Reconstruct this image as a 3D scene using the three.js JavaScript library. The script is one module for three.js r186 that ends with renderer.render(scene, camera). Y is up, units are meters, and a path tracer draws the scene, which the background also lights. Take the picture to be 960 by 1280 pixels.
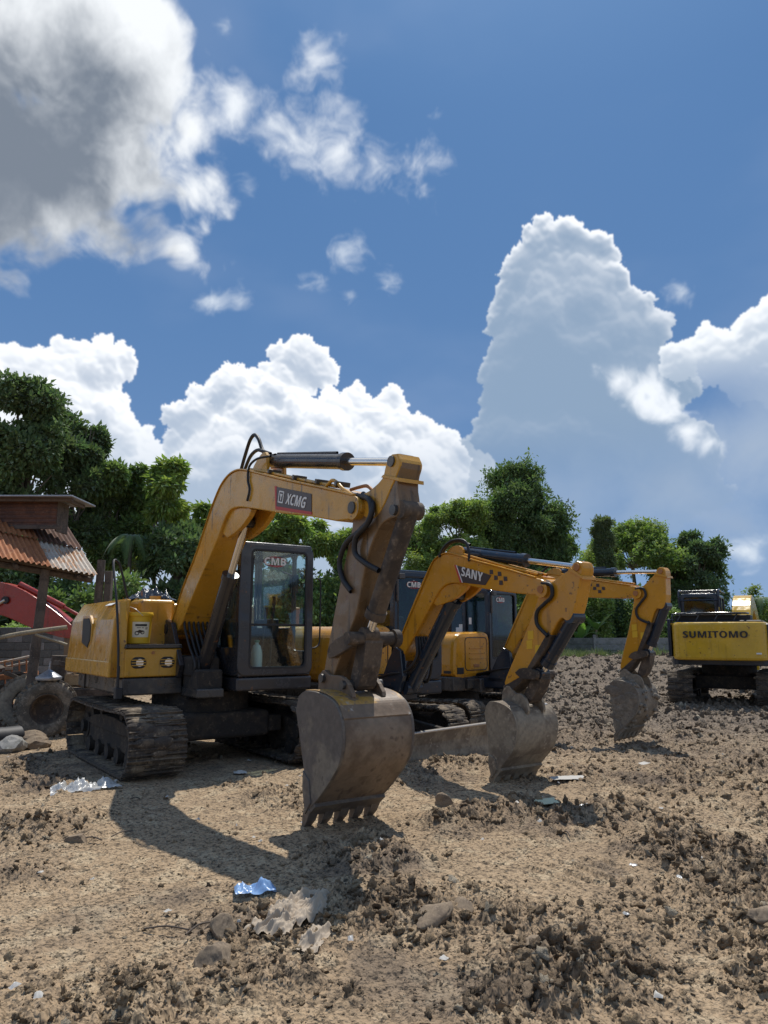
import * as THREE from 'three';
import { mergeGeometries, mergeVertices } from 'three/addons/utils/BufferGeometryUtils.js';
import { RoundedBoxGeometry } from 'three/addons/geometries/RoundedBoxGeometry.js';
import { TextGeometry } from 'three/addons/geometries/TextGeometry.js';
import { FontLoader } from 'three/addons/loaders/FontLoader.js';

// ---------------------------------------------------------------- camera, sun, exposure
const F = 924, HORIZON = 795, EYE = 1.55;                       // focal length and horizon row of the 960 x 1280 photograph
const PITCH = Math.atan((HORIZON - 640) / F);
const scene = new THREE.Scene();
const camera = new THREE.PerspectiveCamera(2 * Math.atan(640 / F) * 180 / Math.PI, 0.75, 0.05, 900);
camera.position.set(0, EYE, 0);
camera.rotation.x = PITCH;
const renderer = new THREE.WebGLRenderer({ antialias: true });
renderer.setSize(768, 1024);
renderer.toneMapping = THREE.LinearToneMapping;
renderer.toneMappingExposure = 1.12;
renderer.shadowMap.enabled = true;
const SUN = new THREE.Vector3(0.132, 0.886, -0.444).normalize();
const sun = new THREE.DirectionalLight(new THREE.Color(1.0, 0.945, 0.86), 3.8);
sun.position.copy(SUN).multiplyScalar(60).add(new THREE.Vector3(0, 0, -12));
sun.target.position.set(0, 0, -12);
sun.castShadow = true;
Object.assign(sun.shadow.camera, { left: -25, right: 25, top: 25, bottom: -25, near: 1, far: 160 });
sun.shadow.mapSize.set(2048, 2048);
scene.add(sun, sun.target);

// ---------------------------------------------------------------- random numbers and noise
function rng(seed) { let a = seed >>> 0; return () => { a = (a + 0x6D2B79F5) | 0; let t = Math.imul(a ^ (a >>> 15), 1 | a); t = (t + Math.imul(t ^ (t >>> 7), 61 | t)) ^ t; return ((t ^ (t >>> 14)) >>> 0) / 4294967296; }; }
const PERM = (() => { const r = rng(77), p = new Uint8Array(512), v = new Float32Array(256); for (let i = 0; i < 256; i++) { p[i] = i; v[i] = r(); } for (let i = 255; i > 0; i--) { const j = Math.floor(r() * (i + 1)); [p[i], p[j]] = [p[j], p[i]]; } for (let i = 0; i < 256; i++) p[i + 256] = p[i]; return { p, v }; })();
const { p: PP, v: VV } = PERM;
const sm = (t) => t * t * t * (t * (t * 6 - 15) + 10);
const lerp = (a, b, t) => a + (b - a) * t;
const clamp = (x, a = 0, b = 1) => x < a ? a : x > b ? b : x;
const sstep = (a, b, x) => { const t = clamp((x - a) / (b - a)); return t * t * (3 - 2 * t); };
function n2(x, y, per = 256) {
  const X = Math.floor(x), Y = Math.floor(y), fx = sm(x - X), fy = sm(y - Y), w = (k) => ((k % per) + per) % per & 255;
  const x0 = w(X), x1 = w(X + 1), y0 = w(Y), y1 = w(Y + 1);
  return lerp(lerp(VV[PP[x0 + PP[y0]]], VV[PP[x1 + PP[y0]]], fx), lerp(VV[PP[x0 + PP[y1]]], VV[PP[x1 + PP[y1]]], fx), fy);
}
function n3(x, y, z) {
  const X = Math.floor(x), Y = Math.floor(y), Z = Math.floor(z), fx = sm(x - X), fy = sm(y - Y), fz = sm(z - Z);
  const x0 = X & 255, x1 = (X + 1) & 255, y0 = Y & 255, y1 = (Y + 1) & 255, z0 = Z & 255, z1 = (Z + 1) & 255;
  const a = PP[z0], b = PP[z1];
  const q = (xx, yy, zz) => VV[PP[xx + PP[yy + zz]]];
  return lerp(lerp(lerp(q(x0, y0, a), q(x1, y0, a), fx), lerp(q(x0, y1, a), q(x1, y1, a), fx), fy), lerp(lerp(q(x0, y0, b), q(x1, y0, b), fx), lerp(q(x0, y1, b), q(x1, y1, b), fx), fy), fz);
}
function fbm2(x, y, o = 5, g = 0.5) { let s = 0, a = 1, t = 0; for (let i = 0; i < o; i++) { s += a * n2(x, y); t += a; a *= g; x = x * 2.03 + 17.1; y = y * 2.03 + 9.7; } return s / t; }
function fbm3(x, y, z, o = 5, g = 0.5) { let s = 0, a = 1, t = 0; for (let i = 0; i < o; i++) { s += a * n3(x, y, z); t += a; a *= g; x = x * 2.03 + 17.1; y = y * 2.03 + 9.7; z = z * 2.03 + 4.3; } return s / t; }
function pfbm(u, v, f, o = 5, g = 0.55) { let s = 0, a = 1, t = 0; for (let i = 0; i < o; i++) { s += a * n2(u * f + i * 3, v * f + i * 7, f); t += a; a *= g; f *= 2; } return s / t; }   // repeats over 0..1

// ---------------------------------------------------------------- sky: air and clouds, computed in directions of the world
function dirOf(u, v) {                                         // a pixel of the photograph as a direction
  const xc = (u - 480) / F, yc = -(v - 640) / F, c = Math.cos(PITCH), s = Math.sin(PITCH);
  return new THREE.Vector3(xc, yc * c + s, -c + yc * s).normalize();
}
{
  const W = 4096, H = 2048, AZ = 36, PW = 820, PH = 900;       // one 72 degree sector is computed, and mirrored round the sky
  const deg = W / 360, R2D = 180 / Math.PI, UNIT = W / (2 * Math.PI) / F;   // UNIT: texture pixels for one pixel of the photograph
  const dx = new Float32Array(PW * PH * 3), col = new Float32Array(PW * PH * 3), cosEl = new Float32Array(PH);
  for (let j = 0; j < PH; j++) {
    const el = j / deg / R2D, ce = Math.cos(el), se = Math.sin(el); cosEl[j] = ce;
    for (let i = 0; i < PW; i++) {
      const az = (i / deg - AZ) / R2D, k = (j * PW + i) * 3;
      dx[k] = Math.sin(az) * ce; dx[k + 1] = se; dx[k + 2] = -Math.cos(az) * ce;
      const e = el * R2D, t = Math.pow(clamp(e / 38), 0.6), hz = Math.exp(-e / 8);
      const th = Math.acos(clamp(dx[k] * SUN.x + dx[k + 1] * SUN.y + dx[k + 2] * SUN.z, -1, 1)) * R2D, gl = Math.exp(-th / 11) * .42;   // brighter air round the sun
      col[k] = lerp(.16, .066, t) + .11 * hz + gl * .75; col[k + 1] = lerp(.29, .165, t) + .11 * hz + gl; col[k + 2] = lerp(.52, .37, t) + .08 * hz + gl * 1.25;
      const veil = .05 * sstep(.45, .8, fbm3(dx[k] * 3 + 5, dx[k + 1] * 6, dx[k + 2] * 3, 5));
      col[k] += veil; col[k + 1] += veil * .9; col[k + 2] += veil * .7;
    }
  }
  const at = ([u, v, r]) => { const d = dirOf(u, v), c2 = 1 / (1 + ((u - 480) / F) ** 2 + ((v - 640) / F) ** 2); return [(Math.atan2(d.x, -d.z) * R2D + AZ) * deg, Math.asin(d.y) * R2D * deg, r * UNIT * Math.pow(c2, .75)]; };
  const blend = (k, c, al) => { col[k] = lerp(col[k], c[0], al); col[k + 1] = lerp(col[k + 1], c[1], al); col[k + 2] = lerp(col[k + 2], c[2], al); };
  const mix3 = (a, b, t) => [lerp(a[0], b[0], t), lerp(a[1], b[1], t), lerp(a[2], b[2], t)];
  const boxOf = (P, m) => [Math.max(0, Math.floor(Math.min(...P.map((p) => p[0] - (p[2] + m) / cosEl[clamp(Math.round(p[1]), 0, PH - 1)])))), Math.min(PW, Math.ceil(Math.max(...P.map((p) => p[0] + (p[2] + m) / cosEl[clamp(Math.round(p[1]), 0, PH - 1)])))), Math.max(0, Math.floor(Math.min(...P.map((p) => p[1] - p[2] - m)))), Math.min(PH, Math.ceil(Math.max(...P.map((p) => p[1] + p[2] + m))))];
  // ragged clouds and haze: distance inside a union of discs, frayed by layered noise
  function ragged({ puffs, amp, freq, soft, white, grey, deep = [30, 120], max = 1, seed = 0, stretch = 1, gain = .57, shadeNoise = 60, dark }) {
    const Q = dark?.map(at), P = puffs.map(at), A = amp * UNIT, [i0, i1, j0, j1] = boxOf(P, A * .7);
    for (let j = j0; j < j1; j++) for (let i = i0; i < i1; i++) {
      const k = (j * PW + i) * 3, x = dx[k], y = dx[k + 1], z = dx[k + 2], ce = cosEl[j];
      let s = 0;
      let m = -1e9; for (const p of P) { const q = p[2] - Math.hypot((i - p[0]) * ce, j - p[1]); if (q > m) m = q; }
      if (m < -A * .6) continue;
      for (const p of P) { const q = p[2] - Math.hypot((i - p[0]) * ce, j - p[1]); s += Math.exp((q - m) / (10 * UNIT)); }
      m += Math.log(s) * 6 * UNIT;
      const f = freq, wx = fbm3(x * f * .8 + seed, y * f * .8, z * f * .8, 3) - .5, wy = fbm3(x * f * .8 + 40 + seed, y * f * .8 + 9, z * f * .8, 3) - .5;
      const v = fbm3(x * f / stretch + wx * 1.6 + seed, y * f + wy * 1.6, z * f, 8, gain) - .5;
      const d = (m + A * 1.9 * v) / UNIT;                       // photograph pixels inside the edge
      if (d <= 0) continue;
      const v2 = fbm3(x * f * 1.7 + seed + 9, y * f * 1.7 + wx * 2, z * f * 1.7, 6, .6) - .5;
      let inD = d; if (Q) { inD = -1e9; for (const p of Q) inD = Math.max(inD, (p[2] - Math.hypot((i - p[0]) * ce, j - p[1])) / UNIT); }
      const al = Math.pow(sstep(0, soft, d), .9) * max, sh = sstep(deep[0], deep[1], inD + v2 * shadeNoise + (Q ? v * 60 : 0));
      blend(k, mix3(white, grey, clamp(sh + v2 * .22)), al);
    }
  }
  // heaped clouds: a relief of heads upon heads, lit from above and behind
  function heaped({ puffs, white, grey, low, lowAt, shade = [-.95, .5], seed = 1, max = 1, fade, rim = 1, grow = 1, body = 1 }) {
    const P = puffs.map(at), r = rng(seed), [i0, i1, j0, j1] = boxOf(P, 30), w = i1 - i0, h = j1 - j0;
    let Hh = new Float32Array(w * h).fill(-9);
    const splat = (cx, cy, rad, base) => {
      const ce = cosEl[clamp(Math.round(cy), 0, PH - 1)], ex = rad / ce;
      for (let j = Math.max(j0, Math.floor(cy - rad)); j < Math.min(j1, cy + rad + 1); j++) for (let i = Math.max(i0, Math.floor(cx - ex)); i < Math.min(i1, cx + ex + 1); i++) {
        const q = 1 - (((i - cx) * ce) ** 2 + (j - cy) ** 2) / rad / rad; if (q <= 0) continue;
        const v = base + rad * Math.sqrt(q), o = (j - j0) * w + i - i0; if (v > Hh[o]) Hh[o] = v;
      }
    };
    const grow1 = (cx, cy, rad, base, level) => {
      splat(cx, cy, rad, base);
      if (level > 2 || rad < 2.2) return;
      const n = level === 0 ? 15 : level === 1 ? 9 : 6, ce = cosEl[clamp(Math.round(cy), 0, PH - 1)];
      for (let q = 0; q < n; q++) { const a = r() * 6.283, t = Math.sqrt(.12 + .88 * r()) * .96, rc = rad * (.2 + .26 * r()) * grow; grow1(cx + Math.cos(a) * rad * t / ce, cy + Math.sin(a) * rad * t, rc, base + rad * Math.sqrt(1 - t * t) - rc * .35, level + 1); }
    };
    for (const p of P) grow1(p[0], p[1], p[2], 0, 0);
    const raw = (i, j) => { i = clamp(i, 0, w - 1.001); j = clamp(j, 0, h - 1.001); const a = i | 0, b = j | 0, u = i - a, v = j - b, o = b * w + a; return lerp(lerp(Hh[o], Hh[o + 1], u), lerp(Hh[o + w], Hh[o + w + 1], u), v); };
    const D = new Float32Array(w * h), soft = new Float32Array(w * h);
    for (let j = 0; j < h; j++) for (let i = 0; i < w; i++) {
      const k = ((j + j0) * PW + i + i0) * 3, x = dx[k] * 60 + seed * 7, y = dx[k + 1] * 60, z = dx[k + 2] * 60;
      const ax = fbm3(x, y, z, 5, .6) - .5, ay = fbm3(x + 50, y + 20, z, 5, .6) - .5;
      D[j * w + i] = raw(i + ax * 15, j + ay * 15) + (fbm3(x * 2.2, y * 2.2, z * 2.2, 4, .6) - .5) * 5;
    }
    const box = (src, rad) => { const t = new Float32Array(w * h), o = new Float32Array(w * h); for (let j = 0; j < h; j++) { for (let i = 0; i < w; i++) { let s = 0, n = 0; for (let q = -rad; q <= rad; q++) { const ii = i + q; if (ii >= 0 && ii < w) { s += Math.max(0, src[j * w + ii]); n++; } } t[j * w + i] = s / n; } } for (let i = 0; i < w; i++) for (let j = 0; j < h; j++) { let s = 0, n = 0; for (let q = -rad; q <= rad; q++) { const jj = j + q; if (jj >= 0 && jj < h) { s += t[jj * w + i]; n++; } } o[j * w + i] = s / n; } return o; };
    const S1 = box(D, 1), S5 = box(box(D, 5), 5), S2 = box(box(D, 14), 14);
    const sx = .18, sy = .66, sz = -.73;
    const nd = (M, i, j, g) => { const o = j * w + i, gx = (M[o + (i < w - 1 ? 1 : 0)] - M[o - (i > 0 ? 1 : 0)]) / 2 * g, gy = (M[o + (j < h - 1 ? w : 0)] - M[o - (j > 0 ? w : 0)]) / 2 * g, l = 1 / Math.sqrt(gx * gx + gy * gy + 1); return (-gx * sx - gy * sy + sz) * l; };
    for (let j = 0; j < h; j++) for (let i = 0; i < w; i++) {
      const d = D[j * w + i]; if (d <= .2) continue;
      const k = ((j + j0) * PW + i + i0) * 3;
      let al = sstep(.2, 4.2, d) * max;
      const inner = 1 - (1 - body) * sstep(6, 26, S5[j * w + i]), L = .42 * lerp(sz, nd(S1, i, j, .8), inner) + .38 * lerp(sz, nd(S5, i, j, 1.5), inner) + .3 * nd(S2, i, j, 2.2);
      let lit = sstep(shade[0], shade[1], L);
      lit = clamp(lit + rim * .5 * Math.exp(-S5[j * w + i] / 5) * (nd(S5, i, j, 2) > -.75 ? 1 : .3));
      let g = grey;
      const v = HORIZON - Math.tan((j + j0) / deg / R2D) * 0 - (j + j0) / UNIT;          // roughly the height in photograph pixels
      if (lowAt) { const q = sstep(lowAt[0], lowAt[1], v); lit *= 1 - .62 * q; g = mix3(grey, low, q); }
      if (fade) al *= 1 - sstep(fade[0], fade[1], v) * fade[2];
      blend(k, mix3(g, white, lit), al);
    }
  }
  const hazeWhite = [.40, .50, .64], hazeGrey = [.33, .42, .56];
  ragged({ puffs: [[700, 640, 130], [830, 610, 120], [920, 660, 130], [600, 660, 90], [980, 540, 90], [900, 560, 70]], amp: 120, freq: 6, soft: 150, white: hazeWhite, grey: hazeGrey, max: .75, seed: 3 });
  heaped({ puffs: [[55, 472, 40], [100, 466, 38], [128, 458, 32], [22, 480, 48], [100, 515, 50], [146, 545, 30], [170, 562, 24], [60, 535, 60], [-20, 500, 66], [192, 566, 15], [110, 570, 56], [20, 580, 80], [150, 600, 50], [60, 640, 90], [190, 620, 40]], white: [.93, .955, .99], grey: [.47, .54, .65], low: [.5, .58, .69], lowAt: [520, 620], shade: [-1.02, .12], seed: 5 });
  heaped({ puffs: [[372, 460, 36], [402, 464, 24], [348, 488, 30], [292, 502, 42], [250, 532, 36], [300, 565, 60], [360, 545, 60], [430, 545, 46], [478, 541, 40], [520, 560, 38], [558, 583, 32], [588, 598, 28], [228, 562, 25], [400, 610, 90], [500, 625, 78], [300, 640, 90], [570, 640, 56], [612, 612, 30], [400, 690, 110], [230, 640, 60], [200, 700, 80], [520, 700, 90], [620, 680, 50]], white: [.95, .97, 1], grey: [.42, .50, .62], low: [.38, .47, .60], lowAt: [505, 620], shade: [-.93, .28], seed: 8 });
  ragged({ puffs: [[890, 560, 60], [940, 560, 70], [960, 500, 50], [850, 600, 60]], amp: 90, freq: 7, soft: 120, white: [.42, .50, .61], grey: [.38, .46, .57], max: .8, seed: 21 });
  heaped({ puffs: [[682, 304, 28], [708, 300, 28], [738, 312, 26], [756, 324, 18], [664, 338, 36], [728, 372, 50], [640, 392, 33], [790, 392, 28], [700, 425, 80], [640, 452, 36], [616, 470, 22], [824, 408, 16], [770, 440, 58], [622, 538, 26], [640, 502, 40], [680, 520, 80], [760, 530, 80], [700, 600, 88], [640, 600, 56], [800, 600, 80], [820, 480, 46]], white: [.93, .955, .99], grey: [.255, .35, .485], low: [.245, .345, .485], lowAt: [330, 520], shade: [-.74, .42], seed: 13, fade: [520, 640, .75], rim: .85, body: .25 });
  heaped({ puffs: [[850, 456, 26], [880, 450, 32], [915, 448, 36], [945, 425, 40], [985, 415, 56], [930, 470, 34], [980, 465, 46]], white: [.92, .95, .98], grey: [.48, .56, .67], low: [.46, .54, .65], lowAt: [440, 520], shade: [-1.0, .1], seed: 17, fade: [470, 540, .9] });
  ragged({ puffs: [[745, 468, 16], [775, 476, 28], [808, 495, 30], [836, 518, 25], [862, 540, 22], [890, 553, 14], [905, 558, 8]], amp: 34, freq: 20, soft: 26, white: [.86, .90, .95], grey: [.46, .55, .67], deep: [26, 60], max: .95, seed: 29 });
  ragged({ puffs: [[60, 60, 140], [150, 90, 112], [60, 205, 138], [160, 215, 100], [206, 100, 58], [236, 160, 42], [205, 36, 50], [232, 240, 48], [258, 288, 34], [130, 285, 70], [40, 305, 56], [222, 315, 34], [262, 225, 34], [276, 330, 26], [285, 270, 22], [60, -90, 150], [-90, 90, 170], [-110, -60, 150], [-60, 250, 110], [30, -220, 130]], amp: 62, freq: 11, soft: 34, white: [.86, .89, .92], grey: [.185, .22, .275], deep: [-60, 80], seed: 37, shadeNoise: 110, dark: [[50, 200, 150], [90, 120, 80], [140, 200, 60], [-40, 200, 200], [150, 280, 40]], gain: .58 });
  ragged({ puffs: [[296, 130, 44], [340, 155, 46], [385, 176, 46], [428, 190, 48], [470, 203, 46], [508, 214, 38], [540, 204, 20], [366, 96, 34], [390, 70, 26], [528, 234, 18], [330, 120, 30], [410, 130, 16], [480, 160, 14]], amp: 66, freq: 17, soft: 70, white: [.88, .915, .95], grey: [.62, .70, .79], deep: [40, 90], max: .95, seed: 44, stretch: 1.2, gain: .64 });
  ragged({ puffs: [[422, 316, 20], [438, 310, 14], [398, 352, 9], [490, 352, 12], [440, 370, 6], [545, 143, 6], [282, 34, 12], [850, 366, 12], [575, 490, 6], [268, 376, 20], [300, 380, 12], [380, 356, 10], [940, 690, 30], [312, 240, 14], [290, 330, 14], [445, 100, 8]], amp: 40, freq: 26, soft: 44, white: [.78, .84, .90], grey: [.7, .77, .85], max: .85, seed: 53, stretch: 1.5, gain: .62 });
  const data = new Float32Array(W * H * 4), zen = [.10, .21, .44];
  for (let j = 0; j < H; j++) {
    const je = j - H / 2;                                       // rows above the horizon
    for (let i = 0; i < W; i++) {
      const o = (j * W + i) * 4;
      let a = ((i / W - .25) * 360 + AZ) % 144; if (a < 0) a += 144; if (a > 72) a = 144 - a;
      const pi = Math.min(PW - 1, Math.round(a * deg)), pj = clamp(je, 0, PH - 1), k = (pj * PW + pi) * 3;
      const z = sstep(58, 76, je / deg);
      data[o] = lerp(col[k], zen[0], z); data[o + 1] = lerp(col[k + 1], zen[1], z); data[o + 2] = lerp(col[k + 2], zen[2], z); data[o + 3] = 1;
      if (je < 0) { data[o] = .20; data[o + 1] = .19; data[o + 2] = .17; }
    }
  }
  const t = new THREE.DataTexture(data, W, H, THREE.RGBAFormat, THREE.FloatType);
  t.mapping = THREE.EquirectangularReflectionMapping; t.magFilter = t.minFilter = THREE.LinearFilter; t.colorSpace = THREE.LinearSRGBColorSpace; t.needsUpdate = true;
  scene.background = t; scene.environment = t;
}

// ---------------------------------------------------------------- geometry helpers (metres)
const V = (x, y, z) => new THREE.Vector3(x, y, z);
const font = await new FontLoader().loadAsync('fonts/droid/droid_sans_bold.typeface.json');
function boxUV(g, s = 1) {                                      // uv in metres from the side each face turns to
  g = g.index ? g.toNonIndexed() : g;
  const p = g.attributes.position, n = p.count, uv = new Float32Array(n * 2), a = V(), b = V(), c = V();
  for (let i = 0; i < n; i += 3) {
    a.fromBufferAttribute(p, i); b.fromBufferAttribute(p, i + 1); c.fromBufferAttribute(p, i + 2);
    const m = b.clone().sub(a).cross(c.clone().sub(a)), x = Math.abs(m.x), y = Math.abs(m.y), z = Math.abs(m.z);
    for (let k = 0; k < 3; k++) { const q = [a, b, c][k]; let u, v; if (y > x && y > z) { u = q.x; v = q.z; } else if (x > z) { u = q.z + .37; v = q.y; } else { u = q.x; v = q.y; } uv[(i + k) * 2] = u * s; uv[(i + k) * 2 + 1] = v * s; }
  }
  g.setAttribute('uv', new THREE.BufferAttribute(uv, 2));
  return g;
}
function clean(g) { g = g.index ? g.toNonIndexed() : g; const o = new THREE.BufferGeometry(); o.setAttribute('position', g.attributes.position); if (!g.attributes.normal) g.computeVertexNormals(); o.setAttribute('normal', g.attributes.normal); return o; }
function join(list) { const g = list.length === 1 ? clean(list[0]) : mergeGeometries(list.map(clean)); return boxUV(g); }
const taken = {};
function numbered(n) { const k = taken[n] = (taken[n] ?? -1) + 1; return k ? n + '_' + String(k).padStart(3, '0') : n; }
function mesh(name, list, mat, parent) { const m = new THREE.Mesh(Array.isArray(list) ? join(list) : list, mat); m.name = name; parent.add(m); return m; }
function thing(name, label, category, [x, y, z] = [0, 0, 0], turn = 0, group) { const o = new THREE.Group(); o.name = numbered(name); o.position.set(x, y, z); o.rotation.y = turn; o.userData = { label, category }; if (group) o.userData.group = group; scene.add(o); return o; }
function solo(name, list, mat, label, category, group) { const m = mesh(numbered(name), list, mat, scene); m.userData = { label, category }; if (group) m.userData.group = group; return m; }
function structure(name, geo, mat) { const m = new THREE.Mesh(geo, mat); m.name = name; m.userData = { kind: 'structure' }; scene.add(m); return m; }
const bx = (x0, x1, y0, y1, z0, z1, r = .008, seg = 2) => { const w = x1 - x0, h = y1 - y0, d = z1 - z0; return new RoundedBoxGeometry(w, h, d, seg, Math.min(r, w * .45, h * .45, d * .45)).translate((x0 + x1) / 2, (y0 + y1) / 2, (z0 + z1) / 2); };
const cyl = (a, b, r, r2 = r, seg = 20) => { const A = V(...a), B = V(...b), d = B.clone().sub(A), g = new THREE.CylinderGeometry(r2, r, d.length(), seg); g.applyQuaternion(new THREE.Quaternion().setFromUnitVectors(V(0, 1, 0), d.clone().normalize())); return g.translate(...A.add(B).multiplyScalar(.5).toArray()); };
const tube = (pts, r, seg = 6, n) => new THREE.TubeGeometry(new THREE.CatmullRomCurve3(pts.map((p) => V(...p)), false, 'centripetal'), n ?? pts.length * 5, r, seg);
const shape = (pts) => new THREE.Shape(pts.map(([x, y]) => new THREE.Vector2(x, y)));
function rrect(x0, x1, y0, y1, r) { const s = new THREE.Shape(); s.moveTo(x0 + r, y0); s.lineTo(x1 - r, y0); s.absarc(x1 - r, y0 + r, r, -Math.PI / 2, 0); s.lineTo(x1, y1 - r); s.absarc(x1 - r, y1 - r, r, 0, Math.PI / 2); s.lineTo(x0 + r, y1); s.absarc(x0 + r, y1 - r, r, Math.PI / 2, Math.PI); s.lineTo(x0, y0 + r); s.absarc(x0 + r, y0 + r, r, Math.PI, Math.PI * 1.5); return s; }
function prism(s, z0, z1, bev = .008, bs = 2) { if (Array.isArray(s)) s = shape(s); return new THREE.ExtrudeGeometry(s, { depth: z1 - z0 - 2 * bev, bevelEnabled: bev > 0, bevelThickness: bev, bevelSize: bev, bevelOffset: -bev, bevelSegments: bs, curveSegments: 6 }).translate(0, 0, z0 + bev); }
const prismX = (s, x0, x1, bev = .008) => prism(s, -x1, -x0, bev).rotateY(-Math.PI / 2);           // outline in (z, y), along x
const prismY = (s, y0, y1, bev = .008) => prism(s, y0, y1, bev).rotateX(-Math.PI / 2);             // outline in (x, -z), along y
const words = (t, size, depth = .004) => { const g = new TextGeometry(t, { font, size, depth, curveSegments: 4, bevelEnabled: false }); g.computeBoundingBox(); const b = g.boundingBox; return g.translate(-(b.min.x + b.max.x) / 2, -(b.min.y + b.max.y) / 2, 0); };
function smooth(pts, n = 6) { return new THREE.CatmullRomCurve3(pts.map(([x, y]) => V(x, y, 0)), false, 'centripetal').getPoints(pts.length * n).map((p) => [p.x, p.y]); }
const rot2 = (pts, c, a) => pts.map(([x, y]) => [c[0] + (x - c[0]) * Math.cos(a) - (y - c[1]) * Math.sin(a), c[1] + (x - c[0]) * Math.sin(a) + (y - c[1]) * Math.cos(a)]);

// ---------------------------------------------------------------- materials
function tex(size, fn, srgb = true) {
  const d = new Uint8Array(size * size * 4);
  for (let j = 0; j < size; j++) for (let i = 0; i < size; i++) { const c = fn(i / size, j / size), o = (j * size + i) * 4; for (let k = 0; k < 3; k++) { let v = clamp(c[k]); if (srgb) v = v <= .0031308 ? v * 12.92 : 1.055 * Math.pow(v, 1 / 2.4) - .055; d[o + k] = v * 255; } d[o + 3] = 255; }
  const t = new THREE.DataTexture(d, size, size); t.wrapS = t.wrapT = THREE.RepeatWrapping; t.magFilter = THREE.LinearFilter; t.minFilter = THREE.LinearMipmapLinearFilter; t.generateMipmaps = true; if (srgb) t.colorSpace = THREE.SRGBColorSpace; t.needsUpdate = true; return t;
}
const rep = (t, m) => { t.repeat.set(1 / m, 1 / m); return t; };
const mix = (a, b, t) => [lerp(a[0], b[0], t), lerp(a[1], b[1], t), lerp(a[2], b[2], t)];
const grain = rep(tex(512, (u, v) => { const n = pfbm(u, v, 8, 6, .62); return [n, n, n]; }, false), .8);
// painted steel: enamel with dried mud splashes, grease streaks and scratches that show primer
function paint(base, { dirt = .45, grease = .4, tile = 2.2, seed = 0, mud = [.27, .205, .135], rough = .5, clear = 0 } = {}) {
  const m = rep(tex(512, (u, v) => {
    const a = pfbm(u + seed * .13, v, 5, 7, .6), b = pfbm(u, v + seed * .31, 9, 6, .62), c = pfbm(u * 1 + .4, v, 40, 3, .6), s = pfbm(u + seed * .2, v * 1, 3, 4), st = n2(u * 90, v * 6, 90) * .6 + n2(u * 44, v * 3, 44) * .4;
    let k = mix(base, base.map((x) => x * .8), clamp((a - .5) * 2 + .3));
    k = mix(k, mud, dirt * sstep(.53, .7, b * .7 + s * .3) * (.5 + .5 * c));
    k = mix(k, mud, dirt * .22 * c);
    k = mix(k, [.035, .026, .02], grease * sstep(.6, .78, st * .55 + a * .45));
    if (c > .74 && b > .5) k = mix(k, [.13, .06, .03], .75);
    return k;
  }), tile);
  return new THREE.MeshPhysicalMaterial({ map: m, roughness: rough, roughnessMap: grain, bumpMap: grain, bumpScale: .0012, clearcoat: clear, clearcoatRoughness: .35 });
}
function crust(a, b, c, { tile = 1.2, f = 6, lo = .42, hi = .62, rough = .95, bump = .006, seed = 0, metal = 0 } = {}) {   // steel or earth: a, with patches of b and flecks of c
  const m = rep(tex(512, (u, v) => { const p = pfbm(u + seed * .17, v, f, 7, .6), q = pfbm(u, v + seed * .29, f * 3, 6, .6), r = pfbm(u + .3, v, f * 10, 3, .6); let k = mix(a, b, sstep(lo, hi, p * .65 + q * .35)); k = mix(k, c, .9 * sstep(.58, .72, q * .6 + r * .4)); return k.map((x) => x * (.72 + .56 * r)); }), tile);
  return new THREE.MeshStandardMaterial({ map: m, roughness: rough, metalness: metal, bumpMap: grain, bumpScale: bump });
}
const plain = (r, g, b, o = {}) => new THREE.MeshPhysicalMaterial({ color: new THREE.Color(r, g, b), roughness: .6, ...o });
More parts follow.
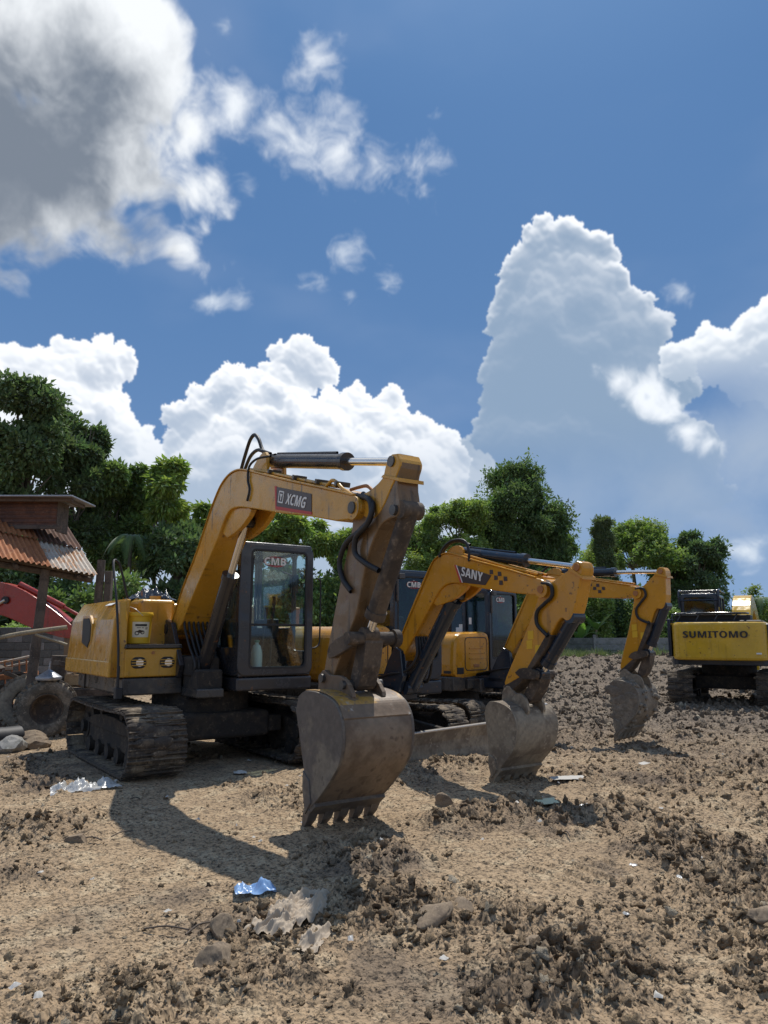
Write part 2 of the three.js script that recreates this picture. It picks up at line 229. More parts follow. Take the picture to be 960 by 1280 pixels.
const M = {
  yellow: paint([.60, .315, .035], { seed: 1, dirt: .3, grease: .35, rough: .48 }),
  yellowArm: paint([.60, .305, .03], { seed: 2, dirt: .36, grease: .7, rough: .55 }),
  orange: paint([.62, .285, .018], { seed: 3, dirt: .25, grease: .3, rough: .45 }),
  lemon: paint([.64, .39, .03], { seed: 4, dirt: .22, grease: .2, rough: .45 }),
  stickBrown: paint([.20, .12, .055], { seed: 5, dirt: .8, grease: .7, mud: [.125, .09, .062], rough: .7 }),
  red: paint([.36, .035, .022], { seed: 6, dirt: .25, rough: .5 }),
  cab: paint([.035, .036, .042], { seed: 7, dirt: .28, grease: 0, mud: [.16, .13, .10], rough: .42 }),
  cabBlue: paint([.018, .028, .045], { seed: 8, dirt: .14, grease: 0, mud: [.12, .105, .09], rough: .35 }),
  skirt: paint([.05, .048, .048], { seed: 9, dirt: .6, grease: .2, mud: [.17, .135, .095], rough: .7 }),
  under: crust([.028, .025, .023], [.05, .04, .031], [.10, .078, .056], { seed: 1 }),
  shoe: crust([.075, .06, .047], [.20, .155, .105], [.30, .245, .17], { seed: 2, tile: .9, f: 5, lo: .40, hi: .6, bump: .01 }),
  shoeB: crust([.06, .05, .042], [.13, .10, .07], [.27, .21, .145], { seed: 3, tile: .7, f: 5, lo: .44, hi: .66, bump: .01 }),
  bucket: crust([.135, .092, .06], [.225, .165, .112], [.075, .05, .036], { seed: 4, tile: 1.7, f: 3, lo: .44, hi: .58, rough: .62, bump: .005 }),
  bucketSide: crust([.115, .095, .08], [.205, .168, .125], [.075, .06, .05], { seed: 25, tile: 1.3, f: 3, lo: .46, hi: .6, rough: .65, bump: .004 }),
  bucketTop: crust([.17, .115, .07], [.40, .22, .045], [.30, .27, .23], { seed: 24, tile: 1.1, f: 3, lo: .50, hi: .56, rough: .5, bump: .003 }),
  bucketGrey: crust([.27, .225, .165], [.17, .135, .10], [.33, .28, .21], { seed: 5, tile: 1.3, f: 4, rough: .85, bump: .006 }),
  bucketMud: crust([.17, .145, .115], [.26, .22, .17], [.07, .058, .048], { seed: 6, tile: .9, f: 5, bump: .014 }),
  wear: new THREE.MeshStandardMaterial({ color: new THREE.Color(.5, .47, .43), roughness: .35, metalness: .85, bumpMap: grain, bumpScale: .0006 }),
  chrome: new THREE.MeshStandardMaterial({ color: new THREE.Color(.72, .70, .67), roughness: .18, metalness: 1 }),
  ram: paint([.028, .028, .032], { seed: 10, dirt: .35, grease: 0, mud: [.14, .105, .075], rough: .45 }),
  ramMud: crust([.05, .038, .03], [.11, .08, .055], [.16, .12, .085], { seed: 7, rough: .8 }),
  hose: plain(.014, .014, .016, { roughness: .55 }),
  black: plain(.018, .018, .02, { roughness: .6 }),
  blackGloss: plain(.02, .02, .022, { roughness: .25, clearcoat: .5 }),
  rubber: crust([.10, .088, .07], [.2, .17, .13], [.27, .235, .18], { seed: 8, tile: .8, rough: .9, bump: .008 }),
  glass: new THREE.MeshPhysicalMaterial({ color: new THREE.Color(.86, .94, .95), roughness: .03, transmission: 1, thickness: 0, ior: 1.5 }),
  glassDark: new THREE.MeshPhysicalMaterial({ color: new THREE.Color(.42, .53, .58), roughness: .04, transmission: 1, thickness: 0, ior: 1.5 }),
  lens: new THREE.MeshPhysicalMaterial({ color: new THREE.Color(.8, .8, .78), roughness: .12, metalness: .6, clearcoat: 1 }),
  white: plain(.72, .72, .70, { roughness: .55 }),
  redTrim: plain(.45, .03, .025, { roughness: .45 }),
  logoDark: plain(.05, .035, .035, { roughness: .4 }),
  primer: plain(.36, .15, .05, { roughness: .6 }),
  amber: plain(.7, .42, .02, { roughness: .45 }),
};
for (const m of Object.values(M)) if (!m.transmission) m.side = THREE.DoubleSide;

// ---------------------------------------------------------------- the lie of the land
const XC = { x: -2.5, z: -9.97, y: 0, a: 35 }, S1 = { x: -.44, z: -11.16, y: -.06, a: 36 }, S2 = { x: 1.27, z: -14.16, y: -.13, a: 45 }, SU = { x: 9.6, z: -21, y: -.25, a: 150 };
function baseHeight(x, z) {
  const d = -z;
  let h = -.032 * Math.max(0, d - 9.2) * sstep(-7, -1, x); h = Math.max(h, -.3 - .0 * d);
  h = lerp(h, .42, sstep(25, 38, d) * sstep(-9, 2, x)); h = lerp(h, .1, sstep(20, 30, d) * (1 - sstep(-9, 2, x)));
  h = lerp(h, 0, sstep(44, 52, d));
  return h;
}
const heaps = [[-.6, -4.29, .55, .8], [.05, -4.53, .6, 1], [-2.82, -6.4, .7, .8], [-1.13, -3.46, .6, .7], [-2, -3.7, .5, .6], [.9, -3.77, .5, 1], [.62, -3.45, .35, .9], [2.41, -5.52, .55, .9], [1.99, -4.86, .4, .8], [-.96, -7.44, .45, 1], [-.7, -7.1, .4, .9], [.98, -9.3, .7, 1], [.5, -8.6, .5, .7], [2.14, -8.44, .7, .8], [2.9, -8.0, .8, .8], [3.6, -6.8, .7, .7], [1.5, -6.3, .35, .6], [2.4, -7, .5, .6], [.3, -6.6, .3, .5], [-3.6, -8.2, .6, .8], [-2.4, -5.2, .4, .5], [-4.2, -10.4, .6, .7], [1.75, -3.6, .35, .8], [.2, -5.6, .3, .6], [-.3, -5.9, .3, .5], [2.9, -4.4, .35, .7], [1.05, -10.2, .5, .7]];
const flats = [[-1.68, -4.41, .8, .9], [.96, -5.25, .75, .9], [-.9, -6.4, .8, .9], [.2, -7.6, .5, .7], [1.5, -4.3, .35, .5], [-1.9, -6.3, .7, .8], [-.35, -3.4, .3, .6]];
function rough(x, z) {                                          // 0: trodden flat, 1: churned into clods
  const d = -z;
  let m = sstep(.46, .66, fbm2(x * .9 + 31, z * .9 + 7, 4, .55));
  m = Math.max(m * .75, .85 * sstep(10, 15, d) * sstep(-1.5, 1, x), .55 * sstep(1.2, 3.5, x) * sstep(5, 8, d));
  for (const [hx, hz, r, s] of heaps) { const q = ((x - hx) ** 2 + (z - hz) ** 2) / r / r; if (q < 4) m = Math.max(m, s * Math.exp(-q * 1.3) * (.65 + .7 * fbm2(x * 4, z * 4, 3))); }
  for (const [hx, hz, r, s] of flats) { const q = ((x - hx) ** 2 + (z - hz) ** 2) / r / r; if (q < 4) m *= 1 - s * Math.exp(-q * 1.2); }
  return clamp(m);
}
function bumps(x, z, f, seed, keep) {                           // rounded lumps, one for each cell of a jittered grid
  x *= f; z *= f; const X = Math.floor(x), Z = Math.floor(z); let h = 0;
  for (let j = -1; j < 2; j++) for (let i = -1; i < 2; i++) {
    const a = PP[(X + i + seed) & 255], k = PP[a + ((Z + j) & 255)], k2 = PP[(k + 91) & 255], k3 = PP[(k2 + 37) & 255];
    if (VV[k3] > keep) continue;
    const cx = X + i + VV[k], cz = Z + j + VV[k2], r = .35 + .5 * VV[(k3 + 13) & 255], q = 1 - ((x - cx) ** 2 + (z - cz) ** 2) / r / r;
    if (q > 0) h = Math.max(h, Math.sqrt(q) * r);
  }
  return h / f;
}
function groundHeight(x, z) {
  let h = baseHeight(x, z);
  const m = rough(x, z), d = Math.hypot(x, z), far = sstep(14, 40, -z);
  h += (fbm2(x * .35 + 3, z * .35, 3) - .5) * .10 + (fbm2(x * 1.5, z * 1.5 + 9, 4) - .5) * .05;
  const wx = (fbm2(x * 6, z * 6, 2) - .5) * .14, wz = (fbm2(x * 6 + 40, z * 6, 2) - .5) * .14;
  const rdg = (f, o, s) => { let t = 0, am = 1, n = 0, X = (x + wx * .6) * f + s, Z = (z + wz * .6) * f; for (let q = 0; q < o; q++) { const v = 1 - Math.abs(2 * n2(X, Z) - 1); t += am * v * v; n += am; am *= .55; X = X * 2.1 + 5; Z = Z * 2.1 + 8; } return t / n; };
  const near = 1 - sstep(12, 26, d), pit = n2(x * 5 + 70, z * 5);
  h += m * (.12 * (fbm2(x * 2.2 + 8, z * 2.2, 3) - .4) + .12 * (rdg(4.5, 4, 3) - .3) + .42 * bumps(x + wx, z + wz, 5.5, 3, .4) + .5 * bumps(x + wx, z + wz, 11, 17, .55));
  if (d < 26) h += near * ((.18 + .82 * m) * (.05 * (rdg(15, 4, 41) - .35) + .5 * bumps(x + wx * .4, z + wz * .4, 26, 29, .45) * (.25 + m)) + (.45 + m) * .02 * (rdg(40, 3, 9) - .4) + .02 * sstep(.62, .8, pit) * (bumps(x, z, 30, 51, .6) * 20 - .2) * (1 - m));
  h += far * .5 * (fbm2(x * .9, z * .9, 4, .6) - .45);
  // cleat prints of a machine that drove across
  const px = x - .75, pz = z + 4.85, al = px * .82 - pz * .57, ac = px * .57 + pz * .82;
  const print = sstep(1.35, .9, Math.abs(al)) * sstep(.42, .3, Math.abs(ac)) * (1 - m);
  if (print > 0) h += print * .016 * (Math.abs(((al / .14 + .1 * fbm2(x * 5, z * 5, 2)) % 1 + 1) % 1 - .5) < .16 ? 1 : -.5) * sstep(.35, .55, fbm2(x * 2.3 + 5, z * 2.3, 2));
  // pressed down where the tracks stand
  for (const o of [XC, S1, S2, SU]) {
    const a = o.a * Math.PI / 180, ux = x - o.x, uz = z - o.z, f = ux * Math.sin(a) + uz * Math.cos(a), r = -ux * Math.cos(a) + uz * Math.sin(a), big = o === SU ? 1.2 : 1;
    const w = sstep(2.0 * big, 1.5 * big, Math.abs(f)) * sstep(1.9 * big, 1.4 * big, Math.abs(r));
    if (w > 0) h = lerp(h, o.y + .01 + (h - baseHeight(x, z)) * .25, w);
  }
  return h;
}
function earthColour(x, z) {                                    // dry pale crust on the trodden ground, moist brown where it was dug up, greyer clay towards the back
  const m = rough(x, z), n = fbm2(x * 1.1 + 60, z * 1.1, 5, .6), f = fbm2(x * 7, z * 7, 3), grey = sstep(7, 16, -z) * sstep(-1, 2, x);
  let c = mix([.395, .285, .175], [.24, .17, .108], clamp(m * 1.0 + (n - .5) * 1.7));
  c = mix(c, [.215, .172, .132], grey * .8);
  c = mix(c, [.46, .365, .24], .6 * sstep(.54, .68, f) * (1 - .8 * m) * (1 - .6 * grey));
  c = mix(c, [.15, .115, .085], .55 * sstep(.56, .74, n));
  return [c, f];
}
{
  const ang = [], rad = [];
  for (let i = 0; i <= 840; i++) ang.push(-.66 + 1.32 * i / 840);
  for (let i = 1; i < 60; i++) ang.push(.66 + (2 * Math.PI - 1.32) * i / 60);
  for (let i = 0; i < 8; i++) rad.push(.15 + i * .3);
  for (let r = 2.6; r < 62; r *= 1.0044) rad.push(r);
  for (let r = 66; r < 420; r *= 1.12) rad.push(r);
  const nA = ang.length, nR = rad.length, pos = new Float32Array(nA * nR * 3), col = new Float32Array(nA * nR * 3), uv = new Float32Array(nA * nR * 2), idx = new Uint32Array(nA * (nR - 1) * 6);
  let q = 0;
  for (let j = 0; j < nR; j++) for (let i = 0; i < nA; i++) {
    const x = Math.sin(ang[i]) * rad[j], z = -Math.cos(ang[i]) * rad[j], o = j * nA + i, front = Math.abs(ang[i]) < .67;
    const y = front ? groundHeight(x, z) : baseHeight(x, z);
    pos.set([x, y, z], o * 3); uv.set([x, z], o * 2);
    const [c, f] = earthColour(x, z);
    const e = .86 + .28 * f; col.set(c.map((t) => t * e), o * 3);
    if (j < nR - 1) { const a = o, b = j * nA + (i + 1) % nA, c2 = a + nA, d2 = b + nA; idx.set([a, c2, b, b, c2, d2], q); q += 6; }
  }
  const g = new THREE.BufferGeometry(); g.setAttribute('position', new THREE.BufferAttribute(pos, 3)); g.setAttribute('color', new THREE.BufferAttribute(col, 3)); g.setAttribute('uv', new THREE.BufferAttribute(uv, 2)); g.setIndex(new THREE.BufferAttribute(idx, 1)); g.computeVertexNormals();
  if (g.attributes.normal.getY(nA * 20) < 0) { for (let i = 0; i < idx.length; i += 3) { const t = idx[i + 1]; idx[i + 1] = idx[i + 2]; idx[i + 2] = t; } g.computeVertexNormals(); }
  const m = rep(tex(1024, (u, v) => { const n = pfbm(u, v, 24, 5, .65), p = pfbm(u + .3, v, 90, 3, .6), q = pfbm(u + .7, v + .2, 56, 3, .6), s = 1 + .55 * sstep(.58, .7, p) - .5 * sstep(.44, .3, p) + .3 * sstep(.6, .72, q) - .35 * sstep(.42, .3, q); const k = (.7 + .5 * n) * s * .95; return [k, k * .99, k * .97]; }), 1.7);
  const bump = rep(tex(1024, (u, v) => { const n = pfbm(u, v, 30, 5, .65), p = pfbm(u + .3, v, 110, 2, .6); const k = n * .6 + p * .4; return [k, k, k]; }, false), 1.7);
  structure('ground', g, new THREE.MeshStandardMaterial({ vertexColors: true, map: m, bumpMap: bump, bumpScale: .035, roughness: 1 }));
}

// ---------------------------------------------------------------- excavator parts (x forward, y up, z to the operator's right)
const turnOf = (a) => (a - 90) * Math.PI / 180;
function addTrack(ex, zc, w, L, R, yaw = 0, { front = 1 } = {}) {
  const a = L / 2 - R, Rp = R - .052, P = 4 * a + 2 * Math.PI * Rp, n = Math.round(P / .165), p = P / n;
  const t = mesh('track', [bx(-a * .96, a * .96, R * .55, R * 1.32, zc - w * .2, zc + w * .2, .03), bx(-a * .8, a * .8, R * .3, R * .62, zc - w * .13, zc + w * .13, .02), prism(smooth([[-a, R * 1.2], [-a * .5, R * 1.5], [a * .5, R * 1.5], [a, R * 1.2], [a * .6, R * 1.1], [-a * .6, R * 1.1]], 2), zc - w * .24, zc + w * .24, .01)], M.under, ex);
  t.rotation.y = yaw;
  for (const [nm, x, r] of [['idler', a, Rp - .03], ['sprocket', -a, Rp - .03]]) mesh(nm, [cyl([x, R, zc - w * .17], [x, R, zc + w * .17], r, r, 28), cyl([x, R, zc - w * .22], [x, R, zc + w * .22], r * .55, r * .55, 20), cyl([x, R, zc - w * .3], [x, R, zc + w * .3], r * .28, r * .28, 14)], M.under, t);
  for (let i = 0; i < 5; i++) { const x = lerp(-a * .78, a * .78, i / 4); mesh('roller', [cyl([x, .17, zc - w * .25], [x, .17, zc + w * .25], .095, .095, 16)], M.under, t); }
  for (const x of [-a * .4, a * .4]) mesh('carrier_roller', [cyl([x, 2 * R - .14, zc - w * .2], [x, 2 * R - .14, zc + w * .2], .06, .06, 14)], M.under, t);
  const r = rng(Math.round(zc * 100) + 500), shoes = [0, 1, 2].map((k) => {
    const g = [bx(-p * .49, p * .49, 0, .02, -w / 2, w / 2, .004, 1), bx(-p * .44, -p * .33, .018, .05, -w / 2, w / 2, .005, 1), bx(-p * .06, p * .06, .018, .042, -w / 2, w / 2, .005, 1), bx(p * .33, p * .43, .018, .042, -w / 2, w / 2, .005, 1), bx(-p * .3, p * .3, -.05, 0, -w * .17, w * .17, .006, 1)];
    for (let i = 0; i < 7; i++) { const s = .03 + .05 * r(); const q = new THREE.IcosahedronGeometry(s, 1); q.scale(1, .4 + .3 * r(), 1.4 + r()); q.translate((r() - .5) * p * .8, .018, (r() - .5) * w * .9); g.push(q); }
    return join(g);
  });
  for (let i = 0; i < n; i++) {
    let s = (i + .5) * p, x, y, f;
    if (s < 2 * a) { x = -a + s; y = R + Rp - .02 * Math.sin(Math.PI * s / (2 * a)); f = Math.PI / 2; }
    else if (s < 2 * a + Math.PI * Rp) { f = Math.PI / 2 - (s - 2 * a) / Rp; x = a + Math.cos(f) * Rp; y = R + Math.sin(f) * Rp; }
    else if (s < 4 * a + Math.PI * Rp) { x = a - (s - 2 * a - Math.PI * Rp); y = R - Rp; f = -Math.PI / 2; }
    else { f = -Math.PI / 2 - (s - 4 * a - Math.PI * Rp) / Rp; x = -a + Math.cos(f) * Rp; y = R + Math.sin(f) * Rp; }
    const m = new THREE.Mesh(shoes[i % 3], r() < .55 ? M.shoe : M.shoeB); m.name = 'track_shoe'; m.position.set(x, y, zc); m.rotation.z = f - Math.PI / 2 + (r() - .5) * .05; t.add(m);
  }
  return t;
}
function ramBetween(ex, name, a, b, split, r, rodR, z, mat = M.ram) {          // barrel from a, chrome rod on to b, in the plane z
  const A = [...a, z], B = [...b, z], S = [lerp(a[0], b[0], split), lerp(a[1], b[1], split), z], n = V(b[0] - a[0], b[1] - a[1], 0).normalize(), e = (q, t) => [q[0] + n.x * t, q[1] + n.y * t, z];
  const m = mesh(name, [cyl(A, S, r, r, 24), cyl(e(S, -.05), e(S, .02), r * 1.14, r * 1.14, 24), cyl([a[0], a[1], z - r * 1.25], [a[0], a[1], z + r * 1.25], r * .95, r * .95, 18), tube([e(A, r * 2).map((v, i) => v + (i === 1 ? r * 1.1 : 0)), e(S, -r * 2.2).map((v, i) => v + (i === 1 ? r * 1.15 : 0))], .014, 6, 2)], mat, ex);
  mesh('rod', [cyl(S, B, rodR, rodR, 20)], M.chrome, m);
  mesh('rod_eye', [cyl([b[0], b[1], z - r * .9], [b[0], b[1], z + r * .9], r * .8, r * .8, 18)], mat, m);
  return m;
}
function addBucket(ex, shellPts, mouth, zc, w, mats, teeth = 5, toothLen = .17, caked = 0) {
  const out = smooth(shellPts, 5), c = out.reduce((s, p) => [s[0] + p[0] / out.length, s[1] + p[1] / out.length], [0, 0]);
  const inn = out.map((p, i) => { const a = out[Math.max(0, i - 1)], b = out[Math.min(out.length - 1, i + 1)]; let nx = -(b[1] - a[1]), ny = b[0] - a[0]; const l = Math.hypot(nx, ny) || 1; nx /= l; ny /= l; if ((c[0] - p[0]) * nx + (c[1] - p[1]) * ny < 0) { nx = -nx; ny = -ny; } return [p[0] + nx * .022, p[1] + ny * .022]; });
  const b = mesh('bucket', [prism([...out, ...inn.reverse()], zc - w / 2 + .02, zc + w / 2 - .02, .003)], mats.shell, ex);
  for (const s of [-1, 1]) {
    const z = zc + s * (w / 2 - .016);
    mesh('side_plate', [prism([...out, ...mouth], z - .018, z + .018, .005)], mats.side, b);
    const lip = out[out.length - 1], up = mouth[0];
    mesh('side_cutter', [prism([[lip[0] - .02, lip[1] - .02], [lip[0] + .07, lip[1] + .08], [lerp(lip[0], up[0], .75) + .09, lerp(lip[1], up[1], .75)], [lerp(lip[0], up[0], .95), lerp(lip[1], up[1], .95)], [lerp(lip[0], up[0], .5) - .035, lerp(lip[1], up[1], .5)]], z - .03, z + .03, .008)], mats.side, b);
  }
  // wear band across the back and the welded seam above it
  const k = Math.floor(out.length * .33), q = out[k], q2 = out[k + 1], ang = Math.atan2(q2[1] - q[1], q2[0] - q[0]);
  mesh('wear_strip', [bx(-.012, .012, -.006, .006, zc - w / 2 + .03, zc + w / 2 - .03, .003).translate(0, 0, 0).rotateZ(ang).translate(q[0], q[1], 0)], M.wear, b);
  const lip = out[out.length - 1], pre = out[out.length - 4], dl = Math.hypot(lip[0] - pre[0], lip[1] - pre[1]), ux = (lip[0] - pre[0]) / dl, uy = (lip[1] - pre[1]) / dl;
  mesh('lip', [prism([[lip[0] - ux * .14 + uy * .012, lip[1] - uy * .14 - ux * .012], [lip[0] + ux * .03, lip[1] + uy * .03], [lip[0] + ux * .01 - uy * .03, lip[1] + uy * .01 + ux * .03], [lip[0] - ux * .14 - uy * .03, lip[1] - uy * .14 + ux * .03]], zc - w / 2 + .002, zc + w / 2 - .002, .004)], mats.side, b);
  for (let i = 0; i < teeth; i++) {
    const z = zc + (i / (teeth - 1) - .5) * (w - .085), tw = .045;
    const ln = toothLen, dxy = [ux * .45 - .28, uy * .45 - .72], l = Math.hypot(...dxy), dx = dxy[0] / l, dy = dxy[1] / l;
    const g = prism([[-.06, -.035], [-.06, .045], [.05, .045], [ln, .008], [ln, -.008], [.04, -.042]], -tw, tw, .006);
    const p = g.attributes.position; for (let v = 0; v < p.count; v++) { const f = sstep(.03, ln, p.getX(v)); p.setZ(v, p.getZ(v) * (1 - .45 * f)); }
    g.rotateZ(Math.atan2(dy, dx)); g.translate(lip[0] + ux * .02, lip[1] + uy * .02, z); g.computeVertexNormals();
    mesh('tooth', [g], mats.side, b);
  }
  if (caked) { const r = rng(caked), L = []; for (let i = 0; i < 40; i++) { const o = out[Math.floor(r() * out.length)], g = new THREE.IcosahedronGeometry(.015 + .03 * r(), 1); g.scale(1, 1, 1.2); g.translate(o[0] + (r() - .5) * .02, o[1], zc + (r() - .5) * w * .9); L.push(g); } for (let i = 0; i < 34; i++) { const o = mouth[Math.floor(r() * mouth.length)], u = r(), g = new THREE.IcosahedronGeometry(.02 + .06 * r(), 1); g.scale(1.2, 1, .16); g.translate(lerp(o[0], c[0] + .1, u), lerp(o[1], c[1], u), zc + w / 2); L.push(g); } mesh('caked_mud', L, M.bucketMud, b).userData.kind = 'stuff'; }
  return b;
}
function framed(outer, holes) { for (const h of holes) outer.holes.push(new THREE.Path(h.getPoints(6))); return outer; }
function addCab(ex, { x0, x1, y0, y1, z0, z1, mat, glass, pil = .1, right = .1, sill = .24, split = 1.69, slope = .0, r = .09 }) {
  const top = y1 - .10, f = framed(rrect(z0, z1, y0 + .01, y1 - .03, r), [rrect(z0 + pil, z1 - right, y0 + sill, top, .06)]);
  const sideS = framed(rrect(x0, x1 - .002, y0 + .01, y1 - .03, r), [rrect(x0 + .1, x0 + (x1 - x0) * .52, y0 + .75, top, .06), rrect(x0 + (x1 - x0) * .58, x1 - .11, y0 + .35, top, .06)]);
  const rear = framed(rrect(z0, z1, y0 + .01, y1 - .03, r), [rrect(z0 + .1, z1 - .1, y0 + .55, top, .06)]);
  const e = .06;
  const cab = mesh('cab', [prismX(f, x1 - e, x1, .012), prism(sideS.clone(), z1 - e, z1 - .004, .012), prism(framed(rrect(x0, x1 - .002, y0 + .01, y1 - .03, r), [rrect(x0 + .08, x1 - .5, y0 + .6, top, .06), rrect(x1 - .45, x1 - .08, y0 + .3, top, .06)]), z0 + .004, z0 + e, .012), prismX(rear, x0, x0 + e, .012),
    bx(x0 + .02, x1 - .02, y0, y0 + .06, z0 + .02, z1 - .02, .01)], mat, ex);
  mesh('roof', [bx(x0 + .015, x1 - .01, y1 - .075, y1, z0 + .015, z1 - .015, .035, 3), bx(x0 + .2, x1 - .3, y1 - .01, y1 + .025, z0 + .2, z1 - .2, .02)], mat, cab);
  mesh('windshield', [bx(x1 - .034, x1 - .026, split + .012, top + .02, z0 + pil - .02, z1 - right + .02, .002, 1)], glass, cab);
  mesh('lower_windshield', [bx(x1 - .034, x1 - .026, y0 + sill - .02, split - .012, z0 + pil - .02, z1 - right + .02, .002, 1)], glass, cab);
  mesh('window_bar', [bx(x1 - .045, x1 - .012, split - .013, split + .013, z0 + pil - .03, z1 - right + .03, .004)], M.black, cab);
  mesh('window_seal', [prismX(framed(rrect(z0 + pil - .012, z1 - right + .012, y0 + sill - .012, top + .012, .07), [rrect(z0 + pil + .014, z1 - right - .014, y0 + sill + .014, top - .014, .05)]), x1 - .02, x1 + .004, .003)], M.black, cab);
  for (const z of [z0 + .03, z1 - .034]) mesh('side_window', [bx(x0 + .08, x0 + (x1 - x0) * .54, y0 + .72, top + .02, z - .004, z + .004, .002, 1), bx(x0 + (x1 - x0) * .56, x1 - .1, y0 + .33, top + .02, z - .004, z + .004, .002, 1)], glass, cab);
  mesh('rear_window', [bx(x0 + .026, x0 + .034, y0 + .53, top + .02, z0 + .08, z1 - .08, .002, 1)], glass, cab);
  const zc = (z0 + z1) / 2;
  mesh('seat', [bx(x0 + .35, x0 + .8, y0 + .5, y0 + .62, zc - .24, zc + .24, .05), prism(smooth([[x0 + .3, y0 + .55], [x0 + .2, y0 + 1.15], [x0 + .22, y0 + 1.2], [x0 + .3, y0 + 1.2], [x0 + .42, y0 + .62]], 3), zc - .22, zc + .22, .04), bx(x0 + .2, x0 + .3, y0 + 1.2, y0 + 1.42, zc - .13, zc + .13, .04), bx(x0 + .35, x0 + .7, y0 + .06, y0 + .5, zc - .2, zc + .2, .03)], M.black, cab);
  for (const s of [-1, 1]) mesh('console', [bx(x0 + .45, x0 + .95, y0 + .45, y0 + .72, zc + s * .3 - .07, zc + s * .3 + .07, .03), cyl([x0 + .88, y0 + .7, zc + s * .3], [x0 + .95, y0 + .95, zc + s * .28], .014), cyl([x0 + .94, y0 + .9, zc + s * .28], [x0 + .96, y0 + 1.02, zc + s * .28], .026, .022)], M.black, cab);
  for (const s of [-1, 1]) mesh('travel_lever', [cyl([x1 - .32, y0 + .08, zc + s * .07], [x1 - .22, y0 + .75, zc + s * .05], .013), bx(x1 - .4, x1 - .2, y0 + .06, y0 + .1, zc + s * .1 - .06, zc + s * .1 + .06, .01), cyl([x1 - .23, y0 + .72, zc + s * .05], [x1 - .2, y0 + .85, zc + s * .05], .022)], M.black, cab);
  return cab;
}
function addSticker(cab, x, y, z, w) {                          // the owner's mark inside the front glass: white letters in a red oval
  const ring = new THREE.Shape(); ring.absellipse(0, 0, w * .68, w * .29, 0, Math.PI * 2); const h = new THREE.Path(); h.absellipse(0, 0, w * .57, w * .18, 0, Math.PI * 2); ring.holes.push(h);
  mesh('sticker_ring', [new THREE.ExtrudeGeometry(ring, { depth: .002, bevelEnabled: false, curveSegments: 20 }).rotateY(Math.PI / 2).translate(x, y - w * .02, z)], M.redTrim, cab);
  const s = w / 2.55; mesh('sticker_letters', [words('CMB', s, .003).scale(1.12, 1, 1).rotateY(Math.PI / 2).translate(x + .004, y, z), words('\u2013', s * .5, .003).rotateY(Math.PI / 2).translate(x + .004, y + s * .78, z)], M.white, cab);
}
function armPlate(outer, inner) { return [...smooth(outer, 3), ...smooth(inner, 3)]; }

